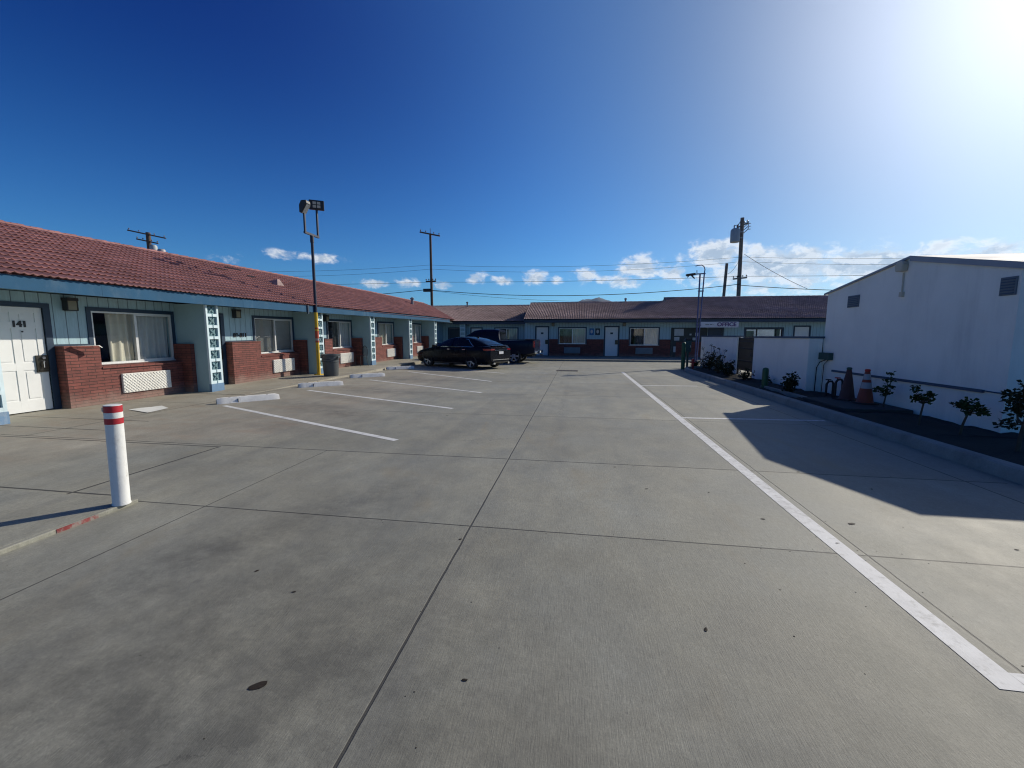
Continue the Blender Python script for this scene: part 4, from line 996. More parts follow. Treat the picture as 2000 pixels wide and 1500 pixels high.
def wire_chair():
    t = thing('wire_chair', 'dark wire garden chair against the blue partition past the bin', 'chair', (-9.80, 17.72, .004+lift(17.7)), R(-25))
    for (x,y) in ((-.19,-.18),(.19,-.18),(-.17,.19),(.17,.19)):
        mb = MB(); mb.tube([(x*.85,y*.85,.45),(x*1.15,y*1.15,.0)], .011, 6); lbuild(mb, 'leg', m['iron_black'], t)
    mb = MB(); pts = [(.2*math.cos(2*math.pi*k/24), .2*math.sin(2*math.pi*k/24), .455) for k in range(25)]; mb.tube(pts, .010, 6)
    for k in range(-4,5): h = math.sqrt(max(0,.04-(k*.045)**2)); mb.tube([(k*.045,-h,.455),(k*.045,h,.455)], .006, 5)
    for k in range(-3,4): h = math.sqrt(max(0,.04-(k*.055)**2)); mb.tube([(-h,k*.055,.458),(h,k*.055,.458)], .006, 5)
    lbuild(mb, 'seat', m['iron_black'], t)
    mb = MB(); pts = [(-.19,.17,.45)]+[(-.19*math.cos(math.pi*k/14), .21, .62+.30*math.sin(math.pi*k/14)) for k in range(15)]+[(.19,.17,.45)]; mb.tube(pts, .011, 6)
    for k in range(-3,4): mb.tube([(k*.045,.18,.46),(k*.05,.21,.62+.30*math.sqrt(max(0,1-(k*.05/.19)**2)))], .006, 5)
    lbuild(mb, 'backrest', m['iron_black'], t)
wire_chair()

def cones():
    t = thing('traffic_cone', 'faded dark orange traffic cone without bands, on the concrete slab', 'traffic cone', (5.62, 9.62, .172), R(20), 'tall traffic cones on the slab')
    def cone(t, body, bands, tip):
        mb = MB(); s = .19; mb.box(-s,s,-s,s,.0,.03); lbuild(mb, 'base', m['rubber_black'], t, bevel=.008)
        rr = lambda z: .155 + (.042-.155)*(z-.03)/.79
        mb = MB(); mb.lathe([(rr(.03)+.012,.0305),(rr(.05),.05),(rr(.80),.80),(.03,.835),(.0005,.838)], 24); lbuild(mb, 'body', m[body], t, smooth=40)
        for (a,b,mt) in bands:
            mb = MB(); mb.lathe([(rr(a)+.002,a),(rr(b)+.002,b)], 24); lbuild(mb, 'band', m[mt], t, smooth=40)
        mb = MB(); mb.lathe([(.046,.80),(.052,.815),(.052,.845),(.03,.86),(.0005,.861)], 16); lbuild(mb, 'tip', m[tip], t, smooth=40)
    cone(t, 'cone_faded', [], 'cabinet_green')
    t2 = thing('traffic_cone', 'brighter orange traffic cone with two pale bands, right of the faded cone', 'traffic cone', (5.68, 9.16, .172), R(-10), 'tall traffic cones on the slab')
    t.scale = t2.scale = (.9,.9,.8)
    cone(t2, 'cone_orange', [(.38,.53,'cone_white'),(.60,.74,'cone_white')], 'hydrant_red')
cones()

def small_posts():
    for (x,y,h,r,lab) in ((4.74,19.75,1.18,.085,'green steel post at the far end of the kerb'),(5.02,12.05,.62,.075,'short green steel post in the planting bed by the rose bush')):
        t = thing('guard_post', lab, 'post', (x,y,.0), 0, 'green guard posts')
        mb = MB(); mb.lathe([(r,.0),(r,h-.02)], 18); lbuild(mb, 'post', m['green_paint'], t, smooth=40)
        mb = MB(); mb.lathe([(r+.001,h-.0195),(r*.85,h+.02),(r*.4,h+.04),(.0005,h+.045)], 18); lbuild(mb, 'cap', m['green_paint'], t, smooth=50)
    t = thing('utility_cabinet', 'dark green cabinet on a thin stand behind the tall green post', 'cabinet', (5.02,20.15,.0))
    mb = MB(); mb.box(-.13,.13,-.1,.1,.78,1.30); lbuild(mb, 'box', m['cabinet_green'], t, bevel=.01)
    mb = MB(); mb.box(-.11,.11,-.108,-.1005,.81,1.27); d = lbuild(mb, 'door', m['cabinet_green'], t, bevel=.003)
    mb = MB(); mb.box(.07,.095,-.118,-.1085,.98,1.08); lbuild(mb, 'handle', m['chrome'], d)
    mb = MB(); mb.box(-.04,.04,-.04,.04,.0,.7795); lbuild(mb, 'stand', m['cabinet_green'], t)
    mb = MB(); mb.prism([(-.17,1.301),(.17,1.301),(.12,1.40),(-.12,1.40)], 'y', -.13, .13); lbuild(mb, 'hood', m['trim_black'], t)
    t = thing('standpipe', 'small red standpipe standing between green post and white wall', 'standpipe', (5.12,19.6,.0))
    mb = MB(); mb.lathe([(.085,.0),(.085,.03),(.055,.04),(.055,.40),(.07,.41),(.07,.44),(.05,.49),(.0005,.51)], 16); lbuild(mb, 'barrel', m['hydrant_red'], t, smooth=40)
    for a in (0, math.pi): 
        mb = MB(); mb.tube([(.05*math.cos(a),.0,.33),(.11*math.cos(a),.0,.33)], .035, 10); lbuild(mb, 'outlet', m['hydrant_red'], t, smooth=40)
    t = thing('water_valve', 'pair of dark bent pipes with valve wheels beside the cones', 'water valve', (5.72,10.55,.10))
    for (dx,dy,h) in ((0,0,.36),(.10,-.16,.42)):
        mb = MB(); mb.tube([(dx,dy,0),(dx,dy,h-.06),(dx+.03,dy-.01,h),(dx+.10,dy-.02,h+.01),(dx+.13,dy-.02,h-.05),(dx+.13,dy-.02,.0)], .024, 10); p = lbuild(mb, 'pipe', m['iron_black'], t, smooth=50)
        mb = MB(); mb.lathe([(.055,h+.035),(.055,h+.055)], 12, (dx+.03,dy,0)); mb.tube([(dx+.03,dy,h),(dx+.03,dy,h+.05)], .012, 6); lbuild(mb, 'wheel', m['hydrant_red'] if dx else m['iron_black'], p)
small_posts()

def light_mast():
    t = thing('light_mast', 'slim pair of blue poles with a hooked top and arm, behind the low wall', 'light mast', (5.66,21.2,.0))
    for (dx, h) in ((0,4.42),(.19,4.46)):
        mb = MB(); mb.tube([(dx*.35-.02,0,0),(dx,0,h)], .036 if not dx else .030, 10); lbuild(mb, 'pole', m['mast_blue'], t, smooth=50)
    mb = MB(); mb.tube([(.19,0,4.46),(.21,0,4.62),(.16,0,4.76),(.06,0,4.83),(-.12,0,4.82),(-.22,0,4.79)], .024, 8); lbuild(mb, 'hook', m['mast_blue'], t, smooth=60)
    mb = MB(); mb.tube([(.24,0,4.44),(-.15,0,4.42),(-.36,0,4.36)], .028, 8); mb.tube([(-.14,0,4.42),(-.15,0,4.60)], .018, 6); arm = lbuild(mb, 'arm', m['mast_blue'], t, smooth=60)
    mb = MB(); mb.obox((-.42,0,4.40), (1,0,.12), (0,1,0), (-.12,0,1), .20,.10,.045); mb.obox((-.33,.0,4.31), (.7,0,-.7), (0,1,0), (.7,0,.7), .14,.05,.02); mb.obox((-.52,0,4.33), (.6,0,.8), (0,1,0), (-.8,0,.6), .06,.06,.02)
    lbuild(mb, 'lamp_head', m['iron_black'], t, bevel=.008)
    mb = MB(); mb.box(-.09,.12,-.08,.08,.0,.04); mb.box(-.06,.16,-.035,.035,2.0,2.05); mb.box(-.05,.2,-.033,.033,3.6,3.65); lbuild(mb, 'clamp', m['mast_blue'], t)
light_mast()

def ground_bits():
    t = thing('drain_grate', 'rusty slotted drain grate set in the concrete drive', 'drain', (-.42, 18.0, .004))
    mb = MB(); 
    for s in (-1,1): mb.box(-.44,.44,s*.24-.02,s*.24+.02,0,.008)
    for s in (-1,1): mb.box(s*.44-.02,s*.44+.02,-.22,.22,0,.008)
    lbuild(mb, 'frame', m['drain_iron'], t)
    mb = MB()
    for k in range(14): mb.box(-.40+k*.06,-.375+k*.06,-.219,.219,.001,.006)
    lbuild(mb, 'grate', m['drain_iron'], t)
    mb = MB(); mb.box(-.419,.419,-.219,.219,-.002,.0007); lbuild(mb, 'pit', m['trim_black'], t)
    # the sheet of cardboard lying by the brick pier
    mb = MB(); P = [(-8.92,6.93),(-8.70,7.42),(-8.28,7.20),(-8.20,6.70)]; n = 6; vs = []
    for j in range(n+1):
        for i in range(n+1):
            a = Vector(P[0]).lerp(Vector(P[1]), i/n); b = Vector(P[3]).lerp(Vector(P[2]), i/n); q = a.lerp(b, j/n)
            vs.append((q.x,q.y,.008+.010*abs(mnoise.noise(Vector((q.x*4,q.y*4,0))))))
    mb.add(vs, [(j*(n+1)+i,j*(n+1)+i+1,(j+1)*(n+1)+i+1,(j+1)*(n+1)+i) for j in range(n) for i in range(n)])
    tag(mb.build('cardboard_sheet', m['paper_white'], smooth=80), 'flat pale sheet of card lying on the walkway by the first bay', 'litter')
    mb = MB(); mb.add([(XB+.10,6.93,1.275),(XB+.24,7.30,1.278),(XB+.18,7.36,1.285),(XB+.02,6.97,1.276),(XB+.27,7.34,1.23),(XB+.21,7.40,1.235)], [(0,1,2,3),(1,4,5,2)]); tag(mb.build('wood_scrap', m['paper_white']), 'bent strip of pale wood left on the first brick ledge', 'litter')
    # dead leaves on the drive
    spots = [(-1.33,1.43,.030,.6,'largest'),(-.46,1.60,.016,.1,''),(.68,2.10,.020,1.2,''),(2.21,3.57,.036,.3,''),(-1.62,2.05,.014,.2,''),(-2.0,2.21,.018,1.1,''),(1.54,3.55,.022,.0,''),(1.28,4.1,.014,.4,''),(2.9,4.45,.022,.9,''),(2.45,4.9,.02,.1,''),(-.83,2.82,.016,.5,''),(1.9,3.2,.02,.2,''),(-2.4,7.4,.025,.4,''),(.45,4.75,.018,.3,''),(.7,4.1,.02,.2,''),(3.1,3.3,.02,.2,'')]
    lab = 'small dead leaf lying on the bare concrete drive'
    for i, (x,y,s,a,_) in enumerate(spots):
        mb = MB(); vs = []; n = 10
        for k in range(n): q = 2*math.pi*k/n; r = s*(.75 if i == 0 else .5)*(1+.3*rnd.random()); px, py = r*math.cos(q)*1.5, r*math.sin(q)*.75; vs.append((x+px*math.cos(a)-py*math.sin(a), y+px*math.sin(a)+py*math.cos(a), .001+.003*rnd.random()))
        vs.append((x,y,.004)); mb.add(vs, [(k,(k+1)%n,n) for k in range(n)])
        tag(mb.build('dead_leaf', m['litter_dark']), 'largest dead leaf, curled, in the near left of the drive' if i == 0 else lab, 'leaf', 'dead leaves on the drive')
ground_bits()
def grit():
    mb = MB(); rr = random.Random(5)
    lines = [('x',-.81,0,20),('x',2.0,0,17),('y',3.04,-3.8,4.3),('y',4.86,-8,4.3),('y',7.64,-4,4.3),('x',4.42,3,17)]
    for i in range(300):
        if i < 220:
            ax, c, a, b = lines[i % len(lines)]; u = rr.uniform(a, b)**1.0; d = rr.gauss(0,.03); x, y = (c-abs(d) if c > 4 else c+d, u) if ax == 'x' else (u, c+d)
        else: x, y = rr.uniform(-4,4), .8+9*rr.random()**1.6
        q = rr.uniform(.0018,.0045)*(1+y*.04); a0 = rr.uniform(0,6.28); n = 5
        mb.add([(x+q*math.cos(a0+k*1.257)*rr.uniform(.6,1.5), y+q*math.sin(a0+k*1.257)*rr.uniform(.6,1.2), .0008+rr.uniform(0,.0006)) for k in range(n)]+[(x,y,.001+q*.3)], [(k,(k+1)%n,n) for k in range(n)])
    o = mb.build('grit', m['litter_dark']); o['kind'] = 'stuff'; o['label'] = 'fine dark grit lying along the joints of the concrete'
grit()

# ------------------------------------------------------------------ vehicles
def loft(stations, prof):
    """stations: list of dicts; prof(st) -> half section [(y,z)] from bottom centre round to top centre"""
    mb = MB(); secs = [prof(s) for s in stations]; n = len(secs[0]); rows = []
    for s, h in zip(stations, secs):
        full = [(s['x'], y, z) for (y,z) in h] + [(s['x'], -y, z) for (y,z) in reversed(h[1:-1])]
        rows.append(full)
    q = len(rows[0]); mb.add([p for r in rows for p in r], [(i*q+k, (i+1)*q+k, (i+1)*q+(k+1)%q, i*q+(k+1)%q) for i in range(len(rows)-1) for k in range(q)] + [tuple(range(q-1,-1,-1)), tuple((len(rows)-1)*q+k for k in range(q))])
    return mb
def interp(xs, key):
    def f(x):
        for (x0, v0), (x1, v1) in zip(key[:-1], key[1:]):
            if x0 <= x <= x1 or x1 <= x <= x0:
                t = (x-x0)/(x1-x0); t = t*t*(3-2*t)*.5 + t*.5
                return v0+(v1-v0)*t
        return key[0][1] if abs(x-key[0][0]) < abs(x-key[-1][0]) else key[-1][1]
    return f
def cut_wells(o, centres, r, wy, depth):
    cut = MB()
    for (x, z) in centres:
        for s in (-1,1): cut.lathe([(r,s*depth),(r,s*(wy+.4))] if s > 0 else [(r,-(wy+.4)),(r,-depth)], 28, (x,0,z), 'y')
    c = cut.build('cutter', m['trim_black']); md = o.modifiers.new('wells', 'BOOLEAN'); md.operation = 'DIFFERENCE'; md.solver = 'EXACT'; md.object = c
    dg = bpy.context.evaluated_depsgraph_get(); dg.update(); me = bpy.data.meshes.new_from_object(o.evaluated_get(dg))
    o.modifiers.remove(md); old = o.data; o.data = me; bpy.data.meshes.remove(old); cm = c.data; bpy.data.objects.remove(c); bpy.data.meshes.remove(cm)
    bm = bmesh.new(); bm.from_mesh(me)
    for f in bm.faces: f.smooth = True
    for e in bm.edges:
        if len(e.link_faces) == 2 and e.calc_face_angle(0) > R(28): e.smooth = False
    bm.to_mesh(me); bm.free()
def wheel(t, x, y, r, w, side, spokes=5, twin=True):
    mb = MB(); prof = [(r*.73,-w/2),(r*.95,-w/2),(r,-w/2+.03),(r,w/2-.03),(r*.95,w/2),(r*.73,w/2)]
    mb.lathe([(a,b) for a,b in prof], 32, (x,y,r), 'y', cap=False); wh = lbuild(mb, 'wheel', m['rubber_black'], t, smooth=35)
    rm = MB(); yo = y+side*(w/2-.02)
    rm.lathe([(r*.72,yo-side*.10),(r*.75,yo),(r*.69,yo+side*.004),(r*.67,yo-side*.05)], 32, (x,0,r), 'y', cap=False)
    rm.lathe([(r*.13,yo-side*.05),(r*.13,yo+side*.0),(.001,yo+side*.006)], 14, (x,0,r), 'y', cap=False)
    for k in range(spokes):
        a0 = 2*math.pi*k/spokes
        for da in ((-.13,.13) if twin else (0,)):
            a = a0+da; d = Vector((math.cos(a),0,math.sin(a))); pz = Vector((-math.sin(a),0,math.cos(a)))
            rm.obox(Vector((x,yo-side*.018,r))+d*r*.40, d, (0,1,0), pz, r*.30, .014, r*.05 if twin else r*.10)
    rm.lathe([(.001,yo-side*.11),(r*.62,yo-side*.11)], 24, (x,0,r), 'y')
    lbuild(rm, 'rim', m['rim_alloy'], wh, smooth=35)
    br = MB(); br.lathe([(.001,yo-side*.075),(r*.60,yo-side*.075)], 24, (x,0,r), 'y'); lbuild(br, 'brake', m['trim_black'], wh)

def sedan():
    t = thing('parked_car', 'dark grey four-door sedan parked nose in to the left row', 'car', (-5.60, 19.62, .0), R(153))
    W = interp(0, [(2.42,.62),(2.30,.78),(2.0,.885),(1.4,.915),(0,.925),(-1.3,.925),(-1.9,.90),(-2.25,.84),(-2.43,.74)])
    T = interp(0, [(2.42,.62),(2.30,.71),(2.0,.81),(1.5,.90),(1.0,.975),(0,.99),(-1.0,1.005),(-1.7,1.02),(-2.1,1.035),(-2.32,1.03),(-2.43,.95)])
    B = interp(0, [(2.42,.30),(2.25,.22),(1.8,.19),(0,.18),(-1.8,.20),(-2.25,.26),(-2.43,.34)])
    xs = [2.42,2.36,2.25,2.1,1.9,1.65,1.4,1.15,.9,.6,.3,0,-.4,-.8,-1.2,-1.5,-1.75,-2.0,-2.15,-2.28,-2.36,-2.43]
    def prof(s):
        x = s['x']; w, zt, zb = W(x), T(x), B(x); h = zt-zb
        return [(0,zb),(w*.80,zb),(w*.94,zb+h*.10),(w*.985,zb+h*.30),(w*1.0,zb+h*.55),(w*.985,zb+h*.74),(w*.965,zb+h*.86),(w*.90,zb+h*.97),(w*.80,zt+.005),(w*.45,zt+.018),(0,zt+.024)]
    body = lbuild(loft([dict(x=x) for x in xs], prof), 'body', m['car_grey'], t)
    cut_wells(body, [(1.42,.335),(-1.41,.335)], .375, .9, .60)
    # cabin
    ZR = interp(0, [(1.2,.96),(.8,1.14),(.35,1.34),(-.05,1.43),(-.45,1.455),(-.85,1.44),(-1.25,1.38),(-1.65,1.275),(-2.0,1.14),(-2.28,1.035)])
    WB = interp(0, [(1.2,.80),(.3,.855),(-.6,.865),(-1.3,.83),(-2.28,.66)]); WR = interp(0, [(1.2,.74),(.3,.60),(-.5,.585),(-1.2,.56),(-2.28,.60)])
    cx = [1.2,.98,.78,.5,.3,.1,-.1,-.3,-.5,-.7,-.9,-1.1,-1.3,-1.5,-1.7,-1.9,-2.1,-2.28]
    def side(x, f, off=0.0):
        zb = .985; zr = max(zb+.004, ZR(x)-.045*min(1,(ZR(x)-zb)/.3)); wb, wr = WB(x), WR(x)
        k = f; y = wb + (wb*.98-wb)*0 + (wr-wb)*(k**1.35); z = zb+(zr-zb)*k
        return y+off, z
    def cprof(s):
        x = s['x']; pts = [(0,.90),(WB(x)*.98,.90)] + [side(x,f) for f in (0,.25,.5,.75,.93)]
        zr = ZR(x); wr = WR(x); ye, ze = side(x,1.0); return pts + [(wr*.96, ze+(zr-ze)*.35),(wr*.75, ze+(zr-ze)*.72),(wr*.4, ze+(zr-ze)*.94),(0,zr)]
    lbuild(loft([dict(x=x) for x in cx], cprof), 'cabin', m['car_grey'], t, smooth=45)
    def top(x, k, off):
        zr = ZR(x); wr = WR(x); ye, ze = side(x,1.0); y = wr*k; z = ze+(zr-ze)*(1-abs(k)**2.2); return y, z+off
    def side_pane(name, xa, xb, topf, s, n=10):
        mb = MB(); vs = []
        for i in range(n+1):
            x = xa+(xb-xa)*i/n
            for f in (.05,.3,.6,topf(x)):
                y, z = side(x, min(f,topf(x)), .006); vs.append((x, s*y, z))
        mb.add(vs, [(i*4+k,(i+1)*4+k,(i+1)*4+k+1,i*4+k+1) for i in range(n) for k in range(3)]); lbuild(mb, name, m['car_glass_dark'], t, smooth=60)
    tf = lambda x: .86 if -1.05 < x < .35 else (max(.06,.86*(1-(x-.35)/.62)**.5) if x >= .35 else max(.06,.86*(1-(-1.05-x)/.50)))
    for s in (1,-1):
        side_pane('side_window', .93, -.18, tf, s); side_pane('side_window', -.25, -1.48, tf, s)
        mb = MB(); pts = [(x, s*(side(x,0.03,.010)[0]), side(x,.03)[1]) for x in (.9,.5,0,-.5,-1.0,-1.45)]; mb.tube(pts, .009, 6); lbuild(mb, 'window_trim', m['chrome'], t)
        pts = [(x, s*(side(x,min(.9,tf(x)+.04),.012)[0]), side(x,min(.9,tf(x)+.04))[1]) for x in (-.9,-1.05,-1.2,-1.35,-1.5)]; mb = MB(); mb.tube(pts, .008, 6); lbuild(mb, 'window_trim', m['chrome'], t)
        mb = MB(); mb.obox((.82,s*.98,1.01), (.96,0,0),(0,1,0),(0,0,1), .09,.10,.065); mi = lbuild(mb, 'mirror', m['car_grey'], t, bevel=.03)
        for hx in (-.02,-.98):
            mb = MB(); mb.obox((hx,s*(W(hx)*.975+.008),.875), (1,0,0),(0,1,0),(0,0,1), .085,.012,.014); lbuild(mb, 'handle', m['chrome'], t, bevel=.006)
        # door shut lines
        mb = MB()
        for dx in (.92,-.20,-1.17):
            for i in range(5):
                z0 = .30+.12*i; w0 = lambda z: (W(dx)*(.985+.015*max(0,1-abs(z-.58)/.3)))
                mb.obox((dx,s*(w0(z0+.06)+.0),z0+.06), (1,0,0),(0,1,0),(0,0,1), .004,.004,.06)
        lbuild(mb, 'door_seam', m['trim_black'], t)
        mb = MB(); mb.obox((0,s*.90,.245), (1,0,0),(0,1,0),(0,0,1), .95,.03,.03); lbuild(mb, 'side_skirt', m['trim_black'], t, bevel=.01)
        # lamps
        mb = MB(); vs = []
        for (x,f,z) in ((-2.08,1.005,.92),(-2.30,1.02,.93),(-2.43,.97,.92),(-2.43,.97,.85),(-2.30,1.02,.83),(-2.14,1.005,.84)): vs.append((x-.006, s*W(x)*f, z))
        vs += [(-2.452, s*.46, .92),(-2.452, s*.46,.86)]
        mb.add(vs, [(0,1,4,5),(1,2,3,4),(2,6,7,3)]); lbuild(mb, 'taillight', m['lamp_red'], t)
        mb = MB(); mb.add([(2.32,s*.79,.66),(2.05,s*.90,.735),(2.08,s*.91,.66),(2.33,s*.80,.60),(2.43,s*.55,.62),(2.42,s*.55,.57)], [(0,1,2,3),(0,3,5,4)]); lbuild(mb, 'headlight', m['lamp_clear'], t)
        mb = MB(); mb.tube([(-2.44,s*.52,.27),(-2.50,s*.52,.27)], .045, 12); lbuild(mb, 'exhaust', m['chrome'], t, smooth=40)
    def top_pane(name, xa, xb, k, n=8):
        mb = MB(); vs = []; q = 9
        for i in range(n+1):
            x = xa+(xb-xa)*i/n
            for j in range(q+1): y, z = top(x, -k+2*k*j/q, .006); vs.append((x, y, z))
        w = q+1; mb.add(vs, [(i*w+j,(i+1)*w+j,(i+1)*w+j+1,i*w+j+1) for i in range(n) for j in range(q)]); lbuild(mb, name, m['car_glass_dark'], t, smooth=60)
    top_pane('windscreen', 1.12, .38, .90); top_pane('rear_window', -1.12, -2.10, .86)
    mb = MB(); mb.obox((-2.455,0,.855), (1,0,0),(0,1,0),(0,0,1), .012,.46,.012); lbuild(mb, 'boot_trim', m['chrome'], t)
    mb = MB(); mb.box(-2.462,-2.452,-.16,.16,.68,.80); lbuild(mb, 'number_plate', m['plate_white'], t)
    mb = MB(); mb.obox((-2.445,0,.43), (1,0,0),(0,1,0),(0,0,1), .012,.60,.010); lbuild(mb, 'bumper_glint', m['chrome'], t)  # chrome strip laid in for the sun glint across the rear bumper
    mb = MB(); mb.obox((-2.33,0,1.055), (1,0,.12),(0,1,0),(-.12,0,1), .08,.58,.010); lbuild(mb, 'spoiler', m['car_grey'], t, bevel=.008)
    mb = MB(); mb.prism([(-1.15,1.395),(-.98,1.43),(-1.14,1.49)], 'y', -.015, .015); lbuild(mb, 'antenna', m['car_grey'], t)
    for x in (1.42,-1.41):
        for s in (1,-1): wheel(t, x, s*.80, .335, .215, s)
    mb = MB(); mb.box(-2.1,2.1,-.58,.58,.20,.24); lbuild(mb, 'underbody', m['trim_black'], t)
material('car_glass_dark', (.010,.011,.012), .08, var=.05, spec=.35, coat=0.0)
sedan()

def pickup():
    t = thing('pickup_truck', 'navy blue pickup truck parked behind the dark sedan', 'pickup', (-5.10, 23.35, .0), R(176))
    W = interp(0, [(2.92,.74),(2.75,.90),(2.2,.97),(0,.985),(-2.6,.985),(-2.88,.96)])
    T = interp(0, [(2.92,1.0),(2.6,1.10),(1.3,1.19),(.9,1.22),(-.98,1.23),(-2.88,1.27)])
    B = interp(0, [(2.92,.48),(2.5,.42),(-2.5,.45),(-2.88,.52)])
    xs = [2.92,2.85,2.7,2.45,2.2,1.9,1.5,1.2,.9,.5,0,-.5,-.96,-1.0,-1.4,-1.8,-2.2,-2.6,-2.8,-2.88]
    def prof(s):
        x = s['x']; w, zt, zb = W(x), T(x), B(x); h = zt-zb
        return [(0,zb),(w*.85,zb),(w*.97,zb+h*.08),(w,zb+h*.4),(w,zb+h*.7),(w*.985,zb+h*.92),(w*.955,zt),(w*.5,zt+.01),(0,zt+.012)]
    body = lbuild(loft([dict(x=x) for x in xs], prof), 'body', m['car_navy'], t)
    cut_wells(body, [(1.85,.41),(-1.75,.41)], .49, .95, .62)
    cut = MB(); cut.box(-2.80,-1.06,-.80,.80,.75,1.6); c = cut.build('cutter', m['trim_black'])
    md = body.modifiers.new('bed', 'BOOLEAN'); md.operation = 'DIFFERENCE'; md.solver = 'EXACT'; md.object = c
    dg = bpy.context.evaluated_depsgraph_get(); dg.update(); me = bpy.data.meshes.new_from_object(body.evaluated_get(dg)); body.modifiers.remove(md); body.data = me; bpy.data.objects.remove(c)
    ZR = interp(0, [(1.35,1.2),(.85,1.55),(.45,1.79),(.1,1.845),(-.6,1.845),(-.88,1.80),(-.98,1.2)])
    cx = [1.35,1.1,.85,.65,.45,.25,.1,-.2,-.6,-.8,-.88,-.94,-.98]
    def cprof(s):
        x = s['x']; z = ZR(x); k = (z-1.18)/.66; return [(0,1.15),(.95,1.15),(.955,1.22),(.955-.09*k,1.2+(z-1.2)*.5),(.93-.20*k,1.2+(z-1.2)*.93),(.80-.13*k,z+.0),(.4,z+.018*k),(0,z+.02*k)]
    lbuild(loft([dict(x=x) for x in cx], cprof), 'cab', m['car_navy'], t, smooth=40)
    for s in (1,-1):
        for (xa,xb,za) in ((.95,.12,1.25),(.04,-.80,1.25)):
            mb = MB(); q = 6; vs = []
            for i in range(q+1):
                x = xa+(xb-xa)*i/q; z1 = min(ZR(x)-.10, 1.72)
                for f in (0,.5,1): z = za+(z1-za)*f; vs.append((x, s*(.966-.20*((z-1.2)/.62)**1.3*.95+.006), z))
            mb.add(vs, [(i*3+k,(i+1)*3+k,(i+1)*3+k+1,i*3+k+1) for i in range(q) for k in range(2)]); lbuild(mb, 'side_window', m['car_glass_dark'], t)
        mb = MB(); mb.obox((.98,s*1.10,1.30), (1,0,0),(0,1,0),(0,0,1), .06,.10,.11); lbuild(mb, 'mirror', m['chrome'], t, bevel=.03)
        for hx in (.05,-.85):
            mb = MB(); mb.obox((hx,s*.992,1.06), (1,0,0),(0,1,0),(0,0,1), .09,.012,.018); lbuild(mb, 'handle', m['car_navy'], t)
        mb = MB(); mb.box(-2.895,-2.80,s*.82,s*.968,.88,1.22); lbuild(mb, 'taillight', m['lamp_red'], t, bevel=.012)
        mb = MB(); mb.box(-2.85,-1.02,s*.90,s*.972,1.265,1.285); lbuild(mb, 'bed_rail', m['trim_black'], t)
        mb = MB(); mb.box(-.99,-.975,s*.30,s*.995,.55,1.22); lbuild(mb, 'cab_seam', m['trim_black'], t)
        mb = MB(); mb.box(2.80,2.93,s*.62,s*.88,.86,1.03); lbuild(mb, 'headlight', m['lamp_clear'], t, bevel=.01)
        for x in (1.85,-1.75): wheel(t, x, s*.84, .405, .27, s, 6, False)
    mb = MB(); mb.quad((-.985,-.66,1.30),(-.985,.66,1.30),(-.918,.60,1.72),(-.918,-.60,1.72)); lbuild(mb, 'rear_window', m['car_glass_dark'], t)
    mb = MB(); mb.quad((1.30,-.78,1.25),(1.30,.78,1.25),(.50,.66,1.75),(.50,-.66,1.75)); lbuild(mb, 'windscreen', m['car_glass_dark'], t, xf=lambda v: v+Vector((.04,0,.03)))
    mb = MB(); mb.box(-2.90,-2.884,-.80,.80,.72,1.26); tg = lbuild(mb, 'tailgate', m['car_navy'], t, bevel=.01)
    mb = MB(); mb.box(-2.912,-2.901,-.14,.14,1.12,1.18); lbuild(mb, 'handle', m['chrome'], tg)
    mb = MB(); mb.box(-3.06,-2.89,-.97,.97,.53,.70); lbuild(mb, 'rear_bumper', m['chrome'], t, bevel=.03)
    mb = MB(); mb.box(-3.07,-3.061,-.16,.16,.56,.67); lbuild(mb, 'number_plate', m['plate_white'], t)
    mb = MB(); mb.box(2.90,3.02,-.9,.9,.50,.68); lbuild(mb, 'front_bumper', m['chrome'], t, bevel=.03)
    mb = MB(); mb.box(-2.7,2.7,-.6,.6,.36,.46); mb.tube([(-3.02,0,.46),(-3.2,0,.46)], .03, 8); lbuild(mb, 'chassis', m['trim_black'], t)
pickup()

# ------------------------------------------------------------------ utility poles and wires
WP = {}
def utility_pole(lab, x, y, h, arms, lean=(0,0), r=(.15,.11), mat_='wood_pole', extra=None):
    t = thing('utility_pole', lab, 'utility pole', (x,y,0), 0, 'wooden utility poles')
    P = lambda z: Vector((lean[0]*z, lean[1]*z, z))
    mb = MB(); mb.tube([P(0),P(h*.5),P(h)], [r[0],(r[0]+r[1])/2,r[1]], 12); lbuild(mb, 'pole', m[mat_], t, smooth=50)
    for (z, half, tilt, ang) in arms:
        c, s = math.cos(ang), math.sin(ang); mb = MB(); mb.obox(P(z)+Vector((0,-.14,0)), (c,s,tilt), (-s,c,0), (-tilt,0,1), half, .05, .06); a = lbuild(mb, 'crossarm', m[mat_], t)
        for f in (-.92,-.4,.4,.92):
            p = P(z)+Vector((c*half*f,s*half*f-.14,tilt*half*f)); mb = MB(); mb.lathe([(.018,.05),(.018,.12),(.06,.13),(.05,.18),(.062,.20),(.03,.25)], 10, tuple(p)); lbuild(mb, 'insulator', m['insulator'], a, smooth=50)
    if extra: extra(t, P)
    return t
def ex_mid(t, P):
    mb = MB(); mb.obox(P(5.95)+Vector((-.45,-.1,.0)), (1,0,0),(0,1,0),(0,0,1), .36,.12,.15); lbuild(mb, 'splice_box', m['wire_black'], t, bevel=.04)
    mb = MB(); mb.tube([P(11.3),P(11.85)], .03, 6); lbuild(mb, 'pin', m['insulator'], t)
utility_pole('dark wooden utility pole rising behind the roof corner, single top crossarm', -14.35, 40, 11.35, [(11.3,.98,-.20,0.1),(6.80,.52,.02,.0)], (-.003,0), extra=ex_mid)
